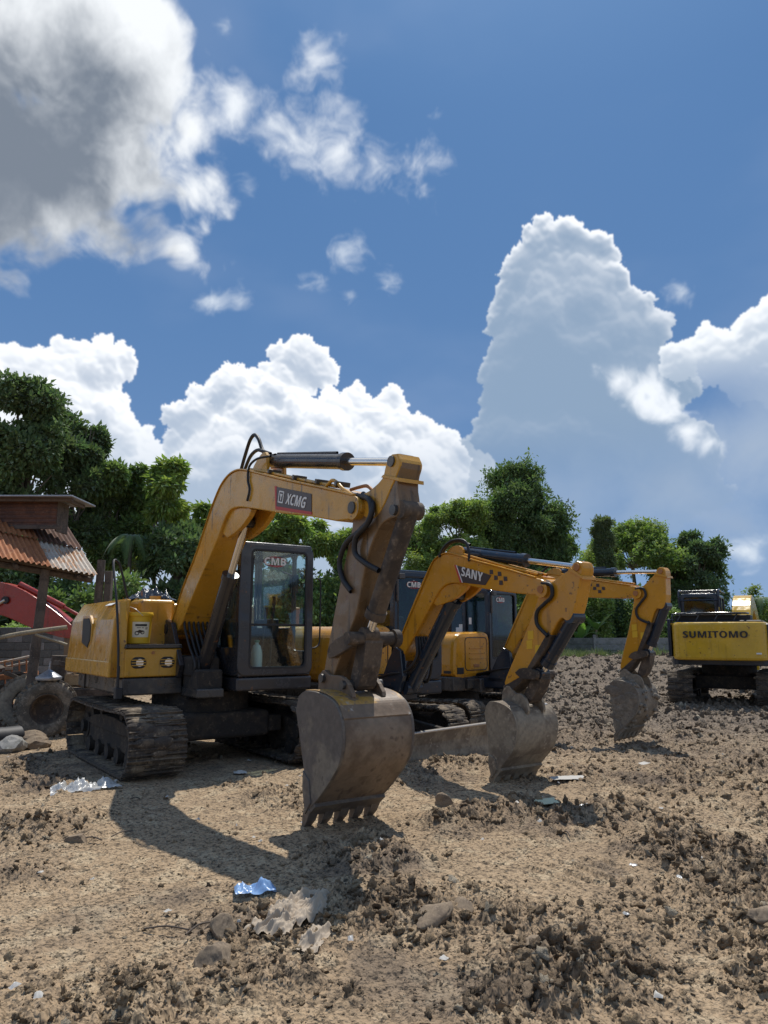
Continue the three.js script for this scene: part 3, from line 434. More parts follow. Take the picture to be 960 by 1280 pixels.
// ---------------------------------------------------------------- the big yellow excavator
const big = thing('excavator', 'big yellow excavator with dark cab, muddy brown stick and rusty brown bucket', 'excavator', [XC.x, XC.y, XC.z], turnOf(XC.a));
{
  const ex = big, zc = .17;
  addTrack(ex, .92, .64, 2.95, .375); addTrack(ex, -1.12, .64, 2.95, .375);
  mesh('undercarriage', [bx(-.75, .75, .3, .62, -.75, .6, .06), prismY(shape([[-.5, -.45], [.5, -.45], [.75, .9], [-.75, .9]]), .35, .55, .02), cyl([0, .6, -.1], [0, .86, -.1], .62, .62, 36)], M.under, ex);
  mesh('turret_deck', [prismY(rrect(-1.75, .36, -1.08, 1.14, .16), .86, 1.06, .02), bx(.2, 1.0, .82, .93, .0, .34, .02)], M.skirt, ex);
  // right side cover: a long pressed panel with sloping top and chamfered front
  const cover = mesh('engine_cover', [
    prismX(shape([[.62, 1.062], [1.2, 1.062], [1.21, 1.25], [1.17, 1.75], [1.03, 2.0], [.62, 2.02]]), -1.82, -.44, .025),
    prismX(shape([[1.05, 1.062], [1.2, 1.062], [1.21, 1.25], [1.17, 1.75], [1.03, 2.0], [.98, 1.99]]), -.45, .36, .02),
    prism([[.3, 1.065], [.47, 1.065], [.46, 1.5], [.43, 1.75], [.36, 1.97], [.3, 1.97]], 1.03, 1.12, .015), prism([[-1.82, 1.07], [.42, 1.07], [.42, 1.25], [-1.82, 1.25]], 1.19, 1.225, .01)], M.yellow, ex);
  mesh('side_vent', [prism([[-1.02, 1.46], [-.72, 1.4], [-.6, 1.5], [-.6, 1.68], [-.72, 1.78], [-1.02, 1.78]], 1.17, 1.21, .008)], M.black, cover);
  mesh('vent_frame', [prism(framed(shape([[-1.06, 1.42], [-.71, 1.36], [-.56, 1.48], [-.56, 1.71], [-.7, 1.82], [-1.06, 1.82]]), [shape([[-1.02, 1.46], [-.72, 1.4], [-.6, 1.5], [-.6, 1.68], [-.72, 1.78], [-1.02, 1.78]])]), 1.165, 1.2, .004)], M.yellow, cover);
  mesh('cover_latch', [bx(-.58, -.44, 1.1, 1.24, 1.18, 1.205, .01)], M.black, cover);
  mesh('cover_lock', [cyl([-1.12, 1.2, 1.17], [-1.12, 1.2, 1.215], .05, .05, 18), bx(-1.2, -1.02, 1.14, 1.26, 1.17, 1.2, .01)], M.primer, cover);
  mesh('notice_plate', [bx(-.35, -.05, -.003, .003, -.07, .07, .002, 1).rotateX(.5).translate(0, 1.965, 1.045)], M.white, cover);
  mesh('counterweight', [prismY(smooth([[-1.25, -1.13], [-1.7, -1.05], [-1.95, -.6], [-2.02, 0], [-1.95, .6], [-1.7, 1.08], [-1.25, 1.16]], 4), 1.06, 1.75, .05)], M.yellow, ex);
  mesh('tail_skirt', [prismY(smooth([[-1.2, -1.1], [-1.65, -1.02], [-1.9, -.58], [-1.97, 0], [-1.9, .58], [-1.65, 1.05], [-1.2, 1.12]], 4), .84, 1.055, .03)], M.skirt, ex);
  mesh('engine_hood', [bx(-1.7, -.45, 1.5, 2.0, -1.1, .6, .08, 3), bx(-1.2, -.9, 2.0, 2.2, -.6, -.45, .02)], M.yellow, ex);
  mesh('fuel_tank', [bx(-.42, .02, 1.06, 2.02, .3, .78, .06, 3), cyl([-.2, 2.0, .5], [-.2, 2.07, .5], .08)], M.yellow, ex);
  const tool = mesh('toolbox', [bx(-.15, .485, 1.062, 1.40, .36, 1.055, .02)], M.yellow, ex);
  mesh('top_plate', [prismX(shape([[.35, 1.402], [1.065, 1.402], [1.05, 1.452], [.37, 1.452]]), -.2, .5, .01)], M.blackGloss, tool);
  mesh('toolbox_lock', [cyl([.48, 1.35, .72], [.495, 1.35, .72], .02)], M.primer, tool);
  for (const z of [.89, .54]) { const l = mesh('headlight', [prismX(rrect(z - .092, z + .092, 1.165, 1.3, .064), .474, .492, .004)], M.black, tool); mesh('lens', [cyl([.48, 1.232, z - .012], [.499, 1.232, z - .012], .05, .046, 18)], M.lens, l); for (const y of [1.2, 1.232, 1.264]) mesh('guard_bar', [bx(.49, .502, y - .006, y + .006, z - .085, z + .085, .003)], M.yellow, l); }
  mesh('front_skirt', [bx(-.2, .49, .85, 1.05, .34, 1.07, .02), bx(.485, .497, .95, .962, .42, .56, .003), bx(.485, .497, .975, .987, .42, .56, .003), bx(.485, .497, .925, .937, .42, .56, .003)], M.skirt, ex);
  mesh('handrail', [tube([[.52, .95, 1.13], [.5, 1.4, 1.14], [.36, 2.0, 1.16], [.1, 2.46, 1.15], [.04, 2.5, 1.12], [-.02, 2.46, 1.05], [-.06, 2.0, .9]], .015, 8, 40), cyl([.52, .84, 1.13], [.52, 1.2, 1.13], .017), bx(.47, .56, .82, .95, 1.08, 1.16, .01)], M.black, ex);
  // boom bracket
  for (const z of [-.06, .4]) mesh('boom_bracket', [prism([[-.35, 1.05], [.55, 1.05], [.62, 1.2], [.24, 1.72], [.04, 1.76], [-.12, 1.68]], z - .03, z + .03, .008)], M.ram, ex);
  mesh('swing_housing', [bx(-.2, .8, 1.06, 1.3, -.02, .36, .04), bx(.5, .95, .9, 1.15, .0, .34, .03), cyl([.05, 1.64, -.1], [.05, 1.64, .44], .06)], M.under, ex);
  for (let i = 0; i < 6; i++) mesh('hydraulic_hose', [tube([[.55 + .04 * i, 1.0, -.03 + .07 * i], [.62 + .05 * i, 1.2, -.02 + .07 * i], [.55, 1.45, .0 + .06 * i], [.42, 1.72, .02 + .06 * i], [.5, 1.85, .05 + .05 * i]], .017, 6)], M.hose, ex);
  // boom
  const outer = [[.02, 1.66], [.43, 2.17], [.8, 2.52], [1.24, 3.03], [1.38, 3.17], [1.54, 3.295], [1.75, 3.375], [1.98, 3.39], [2.2, 3.35], [2.5, 3.265], [3.15, 3.075], [3.55, 2.965], [4.15, 2.80], [4.42, 2.72], [4.51, 2.66], [4.52, 2.58], [4.44, 2.52]];
  const inner = [[4.13, 2.54], [3.53, 2.672], [3.17, 2.734], [2.4, 2.896], [2.05, 2.96], [1.9, 2.97], [1.78, 2.95], [1.66, 2.87], [1.477, 2.674], [1.217, 2.44], [.87, 2.14], [.3, 1.62], [.16, 1.56]];
  const boom = mesh('boom', [prism(armPlate(outer, inner), zc - .185, zc + .185, .012)], M.yellowArm, ex);
  for (const z of [zc - .12, zc + .12]) mesh('cylinder_lug', [prism(smooth([[1.52, 2.74], [1.75, 2.96], [2.1, 2.95], [2.32, 2.9], [2.1, 2.76], [1.9, 2.7], [1.68, 2.66]], 2), z - .03, z + .03, .008)], M.yellowArm, boom);
  const face = zc + .185;
  mesh('edge_flange', [prism([...smooth(outer.slice(0, 14), 3), ...smooth(outer.slice(0, 14).map(([x, y]) => [x + .004, y + .016]), 3).reverse()], zc - .2, zc + .2, .003)], M.yellowArm, boom);
  const sign = mesh('name_plate', [prism([[2.985, 3.035], [3.70, 2.85], [3.705, 2.675], [2.99, 2.83]], face - .004, face + .006, .002)], M.logoDark, boom);
  mesh('plate_border', [prism([[2.94, 3.052], [2.985, 3.04], [2.99, 2.835], [3.71, 2.68], [3.712, 2.652], [2.97, 2.805]], face - .004, face + .008, .002)], M.redTrim, sign);
  const tilt = Math.atan2(-.185, .715), sl = new THREE.Matrix4().makeShear(0, 0, .22, 0, 0, 0);
  mesh('lettering', [words('XCMG', .105).applyMatrix4(sl).scale(.98, 1, 1).rotateZ(tilt).translate(3.405, 2.83, face + .007)], M.white, sign);
  const em = rrect(-.055, .055, -.06, .06, .008); em.holes.push(new THREE.Path(rrect(-.042, .042, -.047, .047, .004).getPoints(3)));
  mesh('emblem', [prism(em, 0, .004, 0).rotateZ(tilt).translate(3.09, 2.915, face + .006), prism([[-.03, .03], [.03, .03], [.008, 0], [.008, -.035], [-.008, -.035], [-.008, 0]], 0, .004, 0).rotateZ(tilt).translate(3.09, 2.915, face + .006)], M.white, sign);
  for (const z of [zc + .13, zc + .08]) mesh('steel_pipe', [tube([[2.2, 3.37, z], [2.52, 3.29, z], [3.55, 3.0, z], [4.05, 2.87, z]], .016, 8, 14)], M.yellowArm, boom);
  mesh('steel_pipe', [tube([[3.86, 2.87, zc + .16], [3.95, 2.9, zc + .16], [4.0, 2.93, zc + .15], [4.08, 2.9, zc + .15], [4.2, 2.82, zc + .16], [4.36, 2.74, zc + .17]], .017, 8, 18)], M.yellowArm, boom);
  mesh('steel_pipe', [tube([[4.16, 2.83, zc + .05], [4.3, 2.83, zc + .05], [4.42, 2.82, zc + .05], [4.5, 2.77, zc + .05], [4.56, 2.72, zc + .05]], .016, 8, 14)], M.primer, boom);
  for (const [x, y] of [[2.75, 3.23], [3.3, 3.07], [3.75, 2.95], [4.1, 2.87]]) mesh('pipe_clamp', [bx(-.02, .02, -.01, .035, zc + .03, zc + .18, .006).rotateZ(-.27).translate(x, y, 0)], M.skirt, boom);
  mesh('tip_boss', [cyl([4.42, 2.617, zc - .2], [4.42, 2.617, zc + .2], .1, .1, 24)], M.yellowArm, boom);
  mesh('tip_pin', [cyl([4.42, 2.617, zc - .22], [4.42, 2.617, zc + .215], .052, .052, 18)], M.skirt, boom);
  for (const z of [zc - .1, zc + .1]) mesh('cylinder_ear', [prism(smooth([[2.2, 3.33], [2.3, 3.42], [2.47, 3.5], [2.56, 3.49], [2.6, 3.24]], 2), z - .02, z + .02, .006)], M.yellowArm, boom);
  ramBetween(ex, 'boom_cylinder', [.52, .86], [1.86, 2.84], .7, .088, .042, zc);
  const sc = ramBetween(ex, 'stick_cylinder', [2.47, 3.43], [4.90, 2.945], .63, .074, .036, zc);
  mesh('hose', [tube([[1.68, 3.38, .2], [1.85, 3.64, .2], [1.97, 3.78, .2], [2.07, 3.81, .2], [2.18, 3.74, .2], [2.29, 3.59, .2], [2.42, 3.49, .2], [2.62, 3.46, .2]], .021, 8, 60)], M.hose, sc);
  mesh('hose', [tube([[1.81, 3.36, .22], [2.02, 3.56, .22], [2.2, 3.6, .22], [2.34, 3.56, .22], [2.5, 3.5, .2]], .02, 8, 40)], M.hose, sc);
  mesh('hose', [tube([[2.71, 3.42, .3], [2.48, 3.42, .36], [2.33, 3.36, .372], [2.31, 3.22, .372], [2.36, 3.11, .372], [2.31, 2.99, .372]], .013, 8, 40)], M.hose, boom);
  // stick, bucket and linkage
  const st = [[4.905, 2.985], [4.85, 2.95], [4.82, 2.89], [4.785, 2.82], [4.59, 2.735], [4.43, 2.71], [4.33, 2.6], [4.31, 2.48], [4.2, 2.196], [4.09, 1.915], [3.99, 1.633], [3.885, 1.308], [3.86, 1.2], [3.9, 1.13], [3.98, 1.14], [4.06, 1.25], [4.28, 1.583], [4.385, 1.736], [4.54, 2.169], [4.72, 2.42], [4.86, 2.47], [4.97, 2.48], [5.0, 2.56], [4.975, 2.74], [5.02, 2.9], [4.98, 2.975]];
  const stick = mesh('stick', [prism([...smooth(st, 3)], zc - .08, zc + .13, .012)], M.stickBrown, ex);
  mesh('stick_head', [prism(smooth([[4.905, 2.99], [4.84, 2.95], [4.81, 2.89], [4.775, 2.82], [4.59, 2.745], [4.43, 2.715], [4.42, 2.6], [4.62, 2.5], [4.76, 2.56], [4.9, 2.72], [4.97, 2.8], [5.02, 2.9], [4.98, 2.98]], 3), zc - .088, zc + .138, .01)], M.yellowArm, stick);
  mesh('head_band', [prism([[4.77, 2.822], [4.8, 2.84], [5.02, 2.775], [5.02, 2.745]], zc - .1, zc + .15, .006)], M.yellowArm, stick);
  mesh('head_pin', [cyl([4.905, 2.93, zc - .1], [4.905, 2.93, zc + .152], .045)], M.skirt, stick);
  mesh('cylinder_pin', [cyl([4.94, 2.53, zc - .11], [4.94, 2.53, zc + .16], .042)], M.skirt, stick);
  mesh('hose', [tube([[4.4, 2.73, .31], [4.64, 2.64, .335], [4.65, 2.5, .34], [4.5, 2.42, .335], [4.27, 2.33, .335], [4.16, 2.18, .33], [4.2, 2.04, .325], [4.33, 1.92, .315]], .024, 8, 60)], M.hose, stick);
  mesh('hose', [tube([[4.45, 2.74, .28], [4.67, 2.6, .33], [4.63, 2.46, .355], [4.45, 2.36, .35], [4.42, 2.24, .34], [4.54, 2.15, .33], [4.7, 2.07, .29]], .024, 8, 60)], M.hose, stick);
  ramBetween(ex, 'bucket_cylinder', [4.99, 2.53], [4.42, 1.56], .84, .078, .038, zc + .025, M.ramMud);
  for (const s of [-1, 1]) mesh('side_link', [prism(smooth([[4.0, 1.42], [4.06, 1.49], [4.38, 1.58], [4.45, 1.57], [4.46, 1.5], [4.4, 1.47], [4.1, 1.37], [4.03, 1.36]], 2), zc + s * .16 - .02, zc + s * .16 + .02, .006)], M.ramMud, ex);
  mesh('bucket_link', [prism(smooth([[4.36, 1.56], [4.46, 1.55], [4.36, 1.14], [4.28, 1.1], [4.22, 1.16]], 2), zc - .09, zc + .09, .01), cyl([4.41, 1.53, zc - .24], [4.41, 1.53, zc + .24], .055), cyl([4.41, 1.53, zc - .28], [4.41, 1.53, zc - .22], .075)], M.ramMud, ex);
  const bk = addBucket(ex, [[3.82, 1.04], [3.92, 1.085], [4.18, 1.085], [4.42, 1.02], [4.52, .9], [4.545, .74], [4.5, .58], [4.4, .46], [4.21, .285], [4.0, .125]], [[3.93, .46], [3.84, .74], [3.775, .92]], zc, .70, { shell: M.bucket, side: M.bucketSide }, 5, .2);
  const topPts = smooth([[3.9, 1.088], [4.18, 1.09], [4.42, 1.024], [4.522, .902]], 5); mesh('top_plate', [prism([...topPts, ...topPts.map(([x, y]) => [x + .004, y + .009]).reverse()], zc - .33, zc + .33, .002)], M.bucketTop, bk);
  for (const z of [zc - .15, zc + .15]) mesh('ear', [prism(smooth([[3.84, 1.06], [3.85, 1.2], [3.93, 1.26], [4.02, 1.22], [4.2, 1.22], [4.3, 1.18], [4.4, 1.06], [4.3, 1.06]], 2), z - .02, z + .02, .006)], M.bucket, bk);
  mesh('bucket_pin', [cyl([3.93, 1.19, zc - .2], [3.93, 1.19, zc + .2], .038), cyl([4.27, 1.15, zc - .2], [4.27, 1.15, zc + .2], .036)], M.skirt, bk);
  // cab
  const cab = addCab(ex, { x0: -.5, x1: 1.1, y0: 1.06, y1: 2.725, z0: -1.15, z1: -.115, mat: M.cab, glass: M.glass, pil: .1, right: .155, sill: .1, split: 1.69, r: .1 });
  mesh('cab_base', [bx(-.5, 1.1, .885, 1.05, -1.15, -.11, .03)], M.cab, cab);
  addSticker(cab, 1.072, 2.49, -.6, .24);
  mesh('grab_bar', [tube([[1.09, 2.3, -1.2], [1.08, 2.28, -1.26], [1.06, 2.2, -1.28], [1.06, 1.6, -1.28], [1.06, 1.45, -1.27], [1.08, 1.4, -1.2], [1.08, 1.4, -1.14]], .011, 6, 40)], M.black, cab);
  mesh('wiper', [cyl([1.09, 2.55, -.3], [1.085, 1.95, -.27], .008), bx(1.075, 1.1, 1.95, 2.5, -.292, -.278, .004)], M.black, cab);
  mesh('mirror', [cyl([.2, 2.45, -1.15], [.2, 2.4, -1.32], .01), bx(.17, .2, 2.15, 2.42, -1.42, -1.28, .02)], M.black, cab);
}
// ---------------------------------------------------------------- the two smaller excavators beside it
function smallDigger(o, label, { boomUp = 0, stickTurn = 0, yaw = 0, blade = true, shellMat, caked = 0, lift = 0, group }) {
  const ex = thing('excavator', label, 'excavator', [o.x, o.y, o.z], turnOf(o.a)); if (group) ex.userData.group = group;
  const zc = .12;
  addTrack(ex, .84, .42, 2.62, .31, yaw); addTrack(ex, -.84, .42, 2.62, .31, yaw);
  const uc = mesh('undercarriage', [bx(-.6, .6, .28, .52, -.66, .66, .05), cyl([0, .5, 0], [0, .78, 0], .5, .5, 32)], M.under, ex); uc.rotation.y = yaw;
  if (blade) { const b = mesh('dozer_blade', [prism([[1.78, .03], [1.83, .03], [1.80, .15], [1.8, .28], [1.85, .43], [1.8, .44], [1.74, .3], [1.74, .15]], -.98, .98, .006)], M.bucketGrey, ex); b.rotation.y = yaw; for (const z of [-.45, .45]) mesh('blade_arm', [prism([[.6, .3], [1.76, .16], [1.76, .3], [.6, .45]], z - .05, z + .05, .01)], M.under, b); mesh('blade_edge', [bx(1.785, 1.865, .425, .447, -.985, .985, .006)], M.wear, b); }
  mesh('turret_deck', [prismY(rrect(-1.2, .75, -.98, .98, .3), .76, .97, .02), bx(.55, 1.0, .7, .95, -.2, .42, .03)], M.skirt, ex);
  mesh('counterweight', [prismY(smooth([[-.7, -.98], [-1.05, -.92], [-1.28, -.5], [-1.33, 0], [-1.28, .5], [-1.05, .92], [-.7, .98]], 4), .95, 1.55, .06)], M.skirt, ex);
  mesh('engine_hood', [bx(-1.2, -.35, 1.25, 1.75, -.9, .9, .12, 3)], M.orange, ex);
  const cover = mesh('side_cover', [prismX(smooth([[-.1, 1.0], [.9, 1.0], [.93, 1.35], [.89, 1.6], [.78, 1.71], [.4, 1.74], [-.03, 1.74], [-.1, 1.66], [-.11, 1.3], [-.1, 1.0]], 4), -.35, .82, .07)], M.orange, ex);
  mesh('cover_panel', [prismX(framed(rrect(-.02, .62, 1.08, 1.66, .08), [rrect(-.005, .605, 1.095, 1.645, .07)]), .812, .826, .003)], M.black, cover);
  for (let i = 0; i < 3; i++) mesh('louvre', [bx(.812, .834, 1.46 - i * .09, 1.478 - i * .09, .1, .5, .004)], M.orange, cover);
  mesh('cover_handle', [bx(.812, .832, 1.14, 1.19, .22, .38, .006)], M.primer, cover);
  mesh('notice_plate', [bx(.6, .76, 1.04, 1.15, .9, .94, .004), bx(.812, .828, 1.03, 1.14, .66, .84, .003)], M.black, cover);
  for (let i = 0; i < 4; i++) mesh('hood_slot', [bx(-.95, -.5, 1.33 + i * .09, 1.36 + i * .09, .88, .91, .006)], M.black, cover);
  mesh('front_skirt', [bx(-.3, .8, .74, .99, -.08, .93, .03), bx(.76, .86, .78, .94, .3, .6, .01)], M.skirt, ex);
  mesh('exhaust', [cyl([-.8, 1.7, .55], [-.8, 2.0, .55], .05), cyl([-.8, 1.96, .55], [-.78, 2.04, .55], .06, .05)], M.primer, ex);
  mesh('swing_post', [bx(.85, 1.45, .78, 1.0, zc - .17, zc + .2, .04), prism([[1.05, .9], [1.5, .9], [1.6, 1.1], [1.55, 1.42], [1.42, 1.48], [1.28, 1.3]], zc - .2, zc - .13, .01), prism([[1.05, .9], [1.5, .9], [1.6, 1.1], [1.55, 1.42], [1.42, 1.48], [1.28, 1.3]], zc + .13, zc + .2, .01), cyl([1.2, .72, zc], [1.2, 1.1, zc], .13)], M.cabBlue, ex);
  for (let i = 0; i < 6; i++) mesh('hydraulic_hose', [tube([[.75, 1.0, -.08 + .07 * i], [1.2 + .03 * i, 1.12, -.12 + .09 * i], [1.62, 1.02 + .03 * i, -.06 + .07 * i], [1.8, 1.35, .0 + .05 * i], [1.75, 1.62, .02 + .04 * i]], .019, 6)], M.hose, ex);
  // boom and what turns with it
  const foot = [1.42, 1.36], pin0 = [3.945, 2.093];
  const B = (p) => rot2(p, foot, boomUp), pin = B([pin0])[0];
  const T = (p) => rot2(B(p), pin, stickTurn);
  const outer = B([[1.38, 1.4], [1.71, 1.915], [2.05, 2.39], [2.185, 2.54], [2.4, 2.61], [2.62, 2.57], [2.85, 2.498], [3.42, 2.345], [3.86, 2.22], [3.98, 2.18], [4.02, 2.1], [3.97, 2.03]]);
  const inner = B([[3.86, 2.04], [3.69, 2.055], [2.98, 2.16], [2.62, 2.235], [2.43, 2.232], [2.3, 2.175], [2.13, 2.01], [1.6, 1.42], [1.47, 1.29]]);
  const boom = mesh('boom', [prism(armPlate(outer, inner), zc - .15, zc + .15, .012)], M.orange, ex), face = zc + .15;
  mesh('edge_flange', [prism([...smooth(outer.slice(0, 9), 3), ...smooth(outer.slice(0, 9).map(([x, y]) => [x + .004, y + .014]), 3).reverse()], zc - .165, zc + .165, .003)], M.orange, boom);
  for (const z of [zc - .1, zc + .1]) mesh('cylinder_lug', [prism(smooth(B([[2.1, 2.02], [2.3, 2.2], [2.6, 2.24], [2.78, 2.2], [2.6, 2.08], [2.42, 2.02], [2.2, 1.98]]), 2), z - .025, z + .025, .008)], M.orange, boom);
  const sign = mesh('name_plate', [prism(B([[2.62, 2.445], [3.05, 2.335], [3.20, 2.29], [3.10, 2.185], [2.72, 2.235]]), face - .004, face + .006, .002)], M.logoDark, boom);
  mesh('plate_stripe', [prism(B([[2.57, 2.46], [2.605, 2.45], [2.705, 2.235], [2.67, 2.24]]), face - .004, face + .007, .002)], M.redTrim, sign);
  mesh('plate_stripe', [prism(B([[2.603, 2.452], [2.62, 2.447], [2.72, 2.234], [2.703, 2.236]]), face - .004, face + .007, .002)], M.white, sign);
  { const c = B([[2.885, 2.325]])[0], tl = -.26 + boomUp; mesh('lettering', [words('SANY', .105).scale(1.02, 1, 1).applyMatrix4(new THREE.Matrix4().makeShear(0, 0, -.12, 0, 0, 0)).rotateZ(tl).translate(c[0], c[1], face + .007)], M.white, sign); }
  for (const [x, y] of [[3.2, 2.33], [3.27, 2.26], [3.33, 2.30], [3.35, 2.2], [3.42, 2.24]]) { const c = B([[x, y]])[0]; mesh('flag_check', [prism([[-.03, .02], [.02, .025], [.035, -.02], [-.02, -.03]], 0, .006, .001).rotateZ(-.2).translate(c[0], c[1], face - .001)], M.logoDark, sign); }
  for (const z of [zc + .09, zc + .02, zc - .05]) mesh('steel_pipe', [tube(B([[2.6, 2.6], [2.9, 2.515], [3.45, 2.365], [3.85, 2.26]]).map(([x, y]) => [x, y, z]), .016, 8, 14)], M.orange, boom);
  mesh('tip_boss', [cyl([...pin, zc - .16], [...pin, zc + .165], .085, .085, 22)], M.orange, boom);
  mesh('tip_pin', [cyl([...pin, zc - .18], [...pin, zc + .18], .04, .04, 18)], M.primer, boom);
  for (const z of [zc - .09, zc + .09]) mesh('cylinder_ear', [prism(smooth(B([[2.3, 2.55], [2.42, 2.66], [2.55, 2.7], [2.66, 2.66], [2.68, 2.5]]), 2), z - .02, z + .02, .006)], M.orange, boom);
  ramBetween(ex, 'boom_cylinder', [1.52, .95], B([[2.44, 2.12]])[0], .93, .095, .042, zc, M.cabBlue);
  const tp = T([[4.40, 2.295]])[0];
  const sc = ramBetween(ex, 'stick_cylinder', B([[2.56, 2.62]])[0], tp, .56, .066, .03, zc, M.cabBlue);
  mesh('hose', [tube(B([[2.25, 2.56], [2.32, 2.66], [2.45, 2.74], [2.6, 2.75], [2.8, 2.68]]).map(([x, y]) => [x, y, zc + .1]), .018, 8, 40)], M.hose, sc);
  mesh('hose', [tube(B([[2.3, 2.58], [2.38, 2.68], [2.55, 2.755], [2.78, 2.72], [2.84, 2.6], [2.84, 2.48]]).map(([x, y]) => [x, y, zc + .16]), .016, 8, 40)], M.hose, sc);
  // stick
  const st = T([[4.40, 2.36], [4.345, 2.335], [4.31, 2.29], [4.2, 2.235], [4.055, 2.165], [3.9, 2.12], [3.86, 2.01], [3.63, 1.595], [3.43, 1.285], [3.33, 1.09], [3.37, 1.05], [3.45, 1.12], [3.72, 1.25], [4.0, 1.6], [4.17, 1.79], [4.23, 1.76], [4.3, 1.79], [4.43, 2.15], [4.47, 2.28], [4.45, 2.34]]);
  const stick = mesh('stick', [prism(smooth(st, 3), zc - .06, zc + .12, .012)], M.orange, ex);
  mesh('head_band', [prism(T([[4.29, 2.27], [4.32, 2.30], [4.47, 2.2], [4.47, 2.17]]), zc - .075, zc + .135, .005)], M.orange, stick);
  mesh('head_pin', [cyl([...tp, zc - .075], [...tp, zc + .137], .036)], M.primer, stick);
  mesh('stick_foot', [prism(smooth(T([[3.62, 1.2], [3.4, 1.1], [3.31, 1.06], [3.35, .99], [3.43, 1.02], [3.56, 1.1], [3.78, 1.3], [4.02, 1.6], [3.99, 1.66]]), 2), zc - .068, zc + .128, .008)], M.ramMud, stick);
  mesh('hose', [tube(T([[3.95, 2.16], [4.07, 2.13], [4.08, 2.02], [3.97, 1.94], [3.87, 1.86], [3.86, 1.74], [4.0, 1.61]]).map(([x, y]) => [x, y, zc + .15]), .02, 8, 50)], M.hose, stick);
  for (const [x, y] of T([[3.72, 1.52], [3.74, 1.62], [3.84, 1.47]])) mesh('decal', [prism([[-.05, -.04], [.03, -.05], [.05, .04], [-.03, .05]], 0, .004, .001).rotateZ(.2).translate(x, y, zc + .119)], M.amber, stick);
  const bc = T([[4.27, 1.80], [3.80, 1.22]]);
  ramBetween(ex, 'bucket_cylinder', bc[0], bc[1], .82, .07, .034, zc + .03, M.cabBlue);
  mesh('bucket_link', [prism(smooth(T([[3.74, 1.22], [3.84, 1.2], [3.68, .93], [3.58, .9], [3.56, .98]]), 2), zc - .08, zc + .08, .01), prism(smooth(T([[3.52, 1.22], [3.6, 1.27], [3.82, 1.24], [3.82, 1.17], [3.6, 1.16]]), 2), zc - .15, zc + .15, .006)], M.ramMud, ex);
  const bo = T([[3.38, 1.04]])[0], ox = bo[0] - 3.38, oy = bo[1] - 1.04 + lift, tr = (p) => p.map(([x, y]) => [x + ox, Math.max(y + oy, .0)]);
  const bk = addBucket(ex, tr([[3.24, .86], [3.3, .91], [3.46, .905], [3.61, .845], [3.68, .74], [3.685, .6], [3.63, .44], [3.5, .3], [3.33, .14]]), tr([[3.27, .38], [3.25, .6], [3.215, .78]]), zc, .64, shellMat, 5, .12, caked);
  for (const z of [zc - .12, zc + .12]) mesh('ear', [prism(smooth(tr([[3.3, .89], [3.32, 1.02], [3.4, 1.08], [3.5, 1.0], [3.58, 1.0], [3.66, .94], [3.68, .8], [3.58, .86]]), 2), z - .018, z + .018, .006)], M.bucketGrey, bk);
  const cab = addCab(ex, { x0: -.55, x1: .8, y0: .98, y1: 2.56, z0: -1.02, z1: -.14, mat: M.cabBlue, glass: M.glassDark, pil: .07, right: .07, sill: .3, split: 1.62, r: .12 });
  mesh('cab_base', [bx(-.55, .8, .78, .975, -1.02, -.13, .03)], M.cabBlue, cab);
  addSticker(cab, .772, 2.35, -.52, .2);
  mesh('work_light', [bx(.8, .86, 2.42, 2.5, -.3, -.2, .01), bx(.8, .84, 2.1, 2.42, -.2, -.17, .006)], M.skirt, cab);
  mesh('paper_notice', [bx(-.02, .16, 1.76, 1.84, -.168, -.164, .001, 1), bx(.06, .2, 1.84, 1.9, -.168, -.164, .001, 1), bx(.3, .36, 1.9, 2.02, -.168, -.164, .001, 1)], M.white, cab);
  return ex;
}
smallDigger(S1, 'orange yellow excavator with dozer blade, parked between the big excavator and the muddy bucket one', { yaw: 10 * Math.PI / 180, shellMat: { shell: M.bucketGrey, side: M.bucketGrey } });
smallDigger(S2, 'orange yellow excavator with upright stick and bucket caked in wet mud', { boomUp: .09, stickTurn: .17, shellMat: { shell: M.bucketMud, side: M.bucketMud }, caked: 9, blade: false });
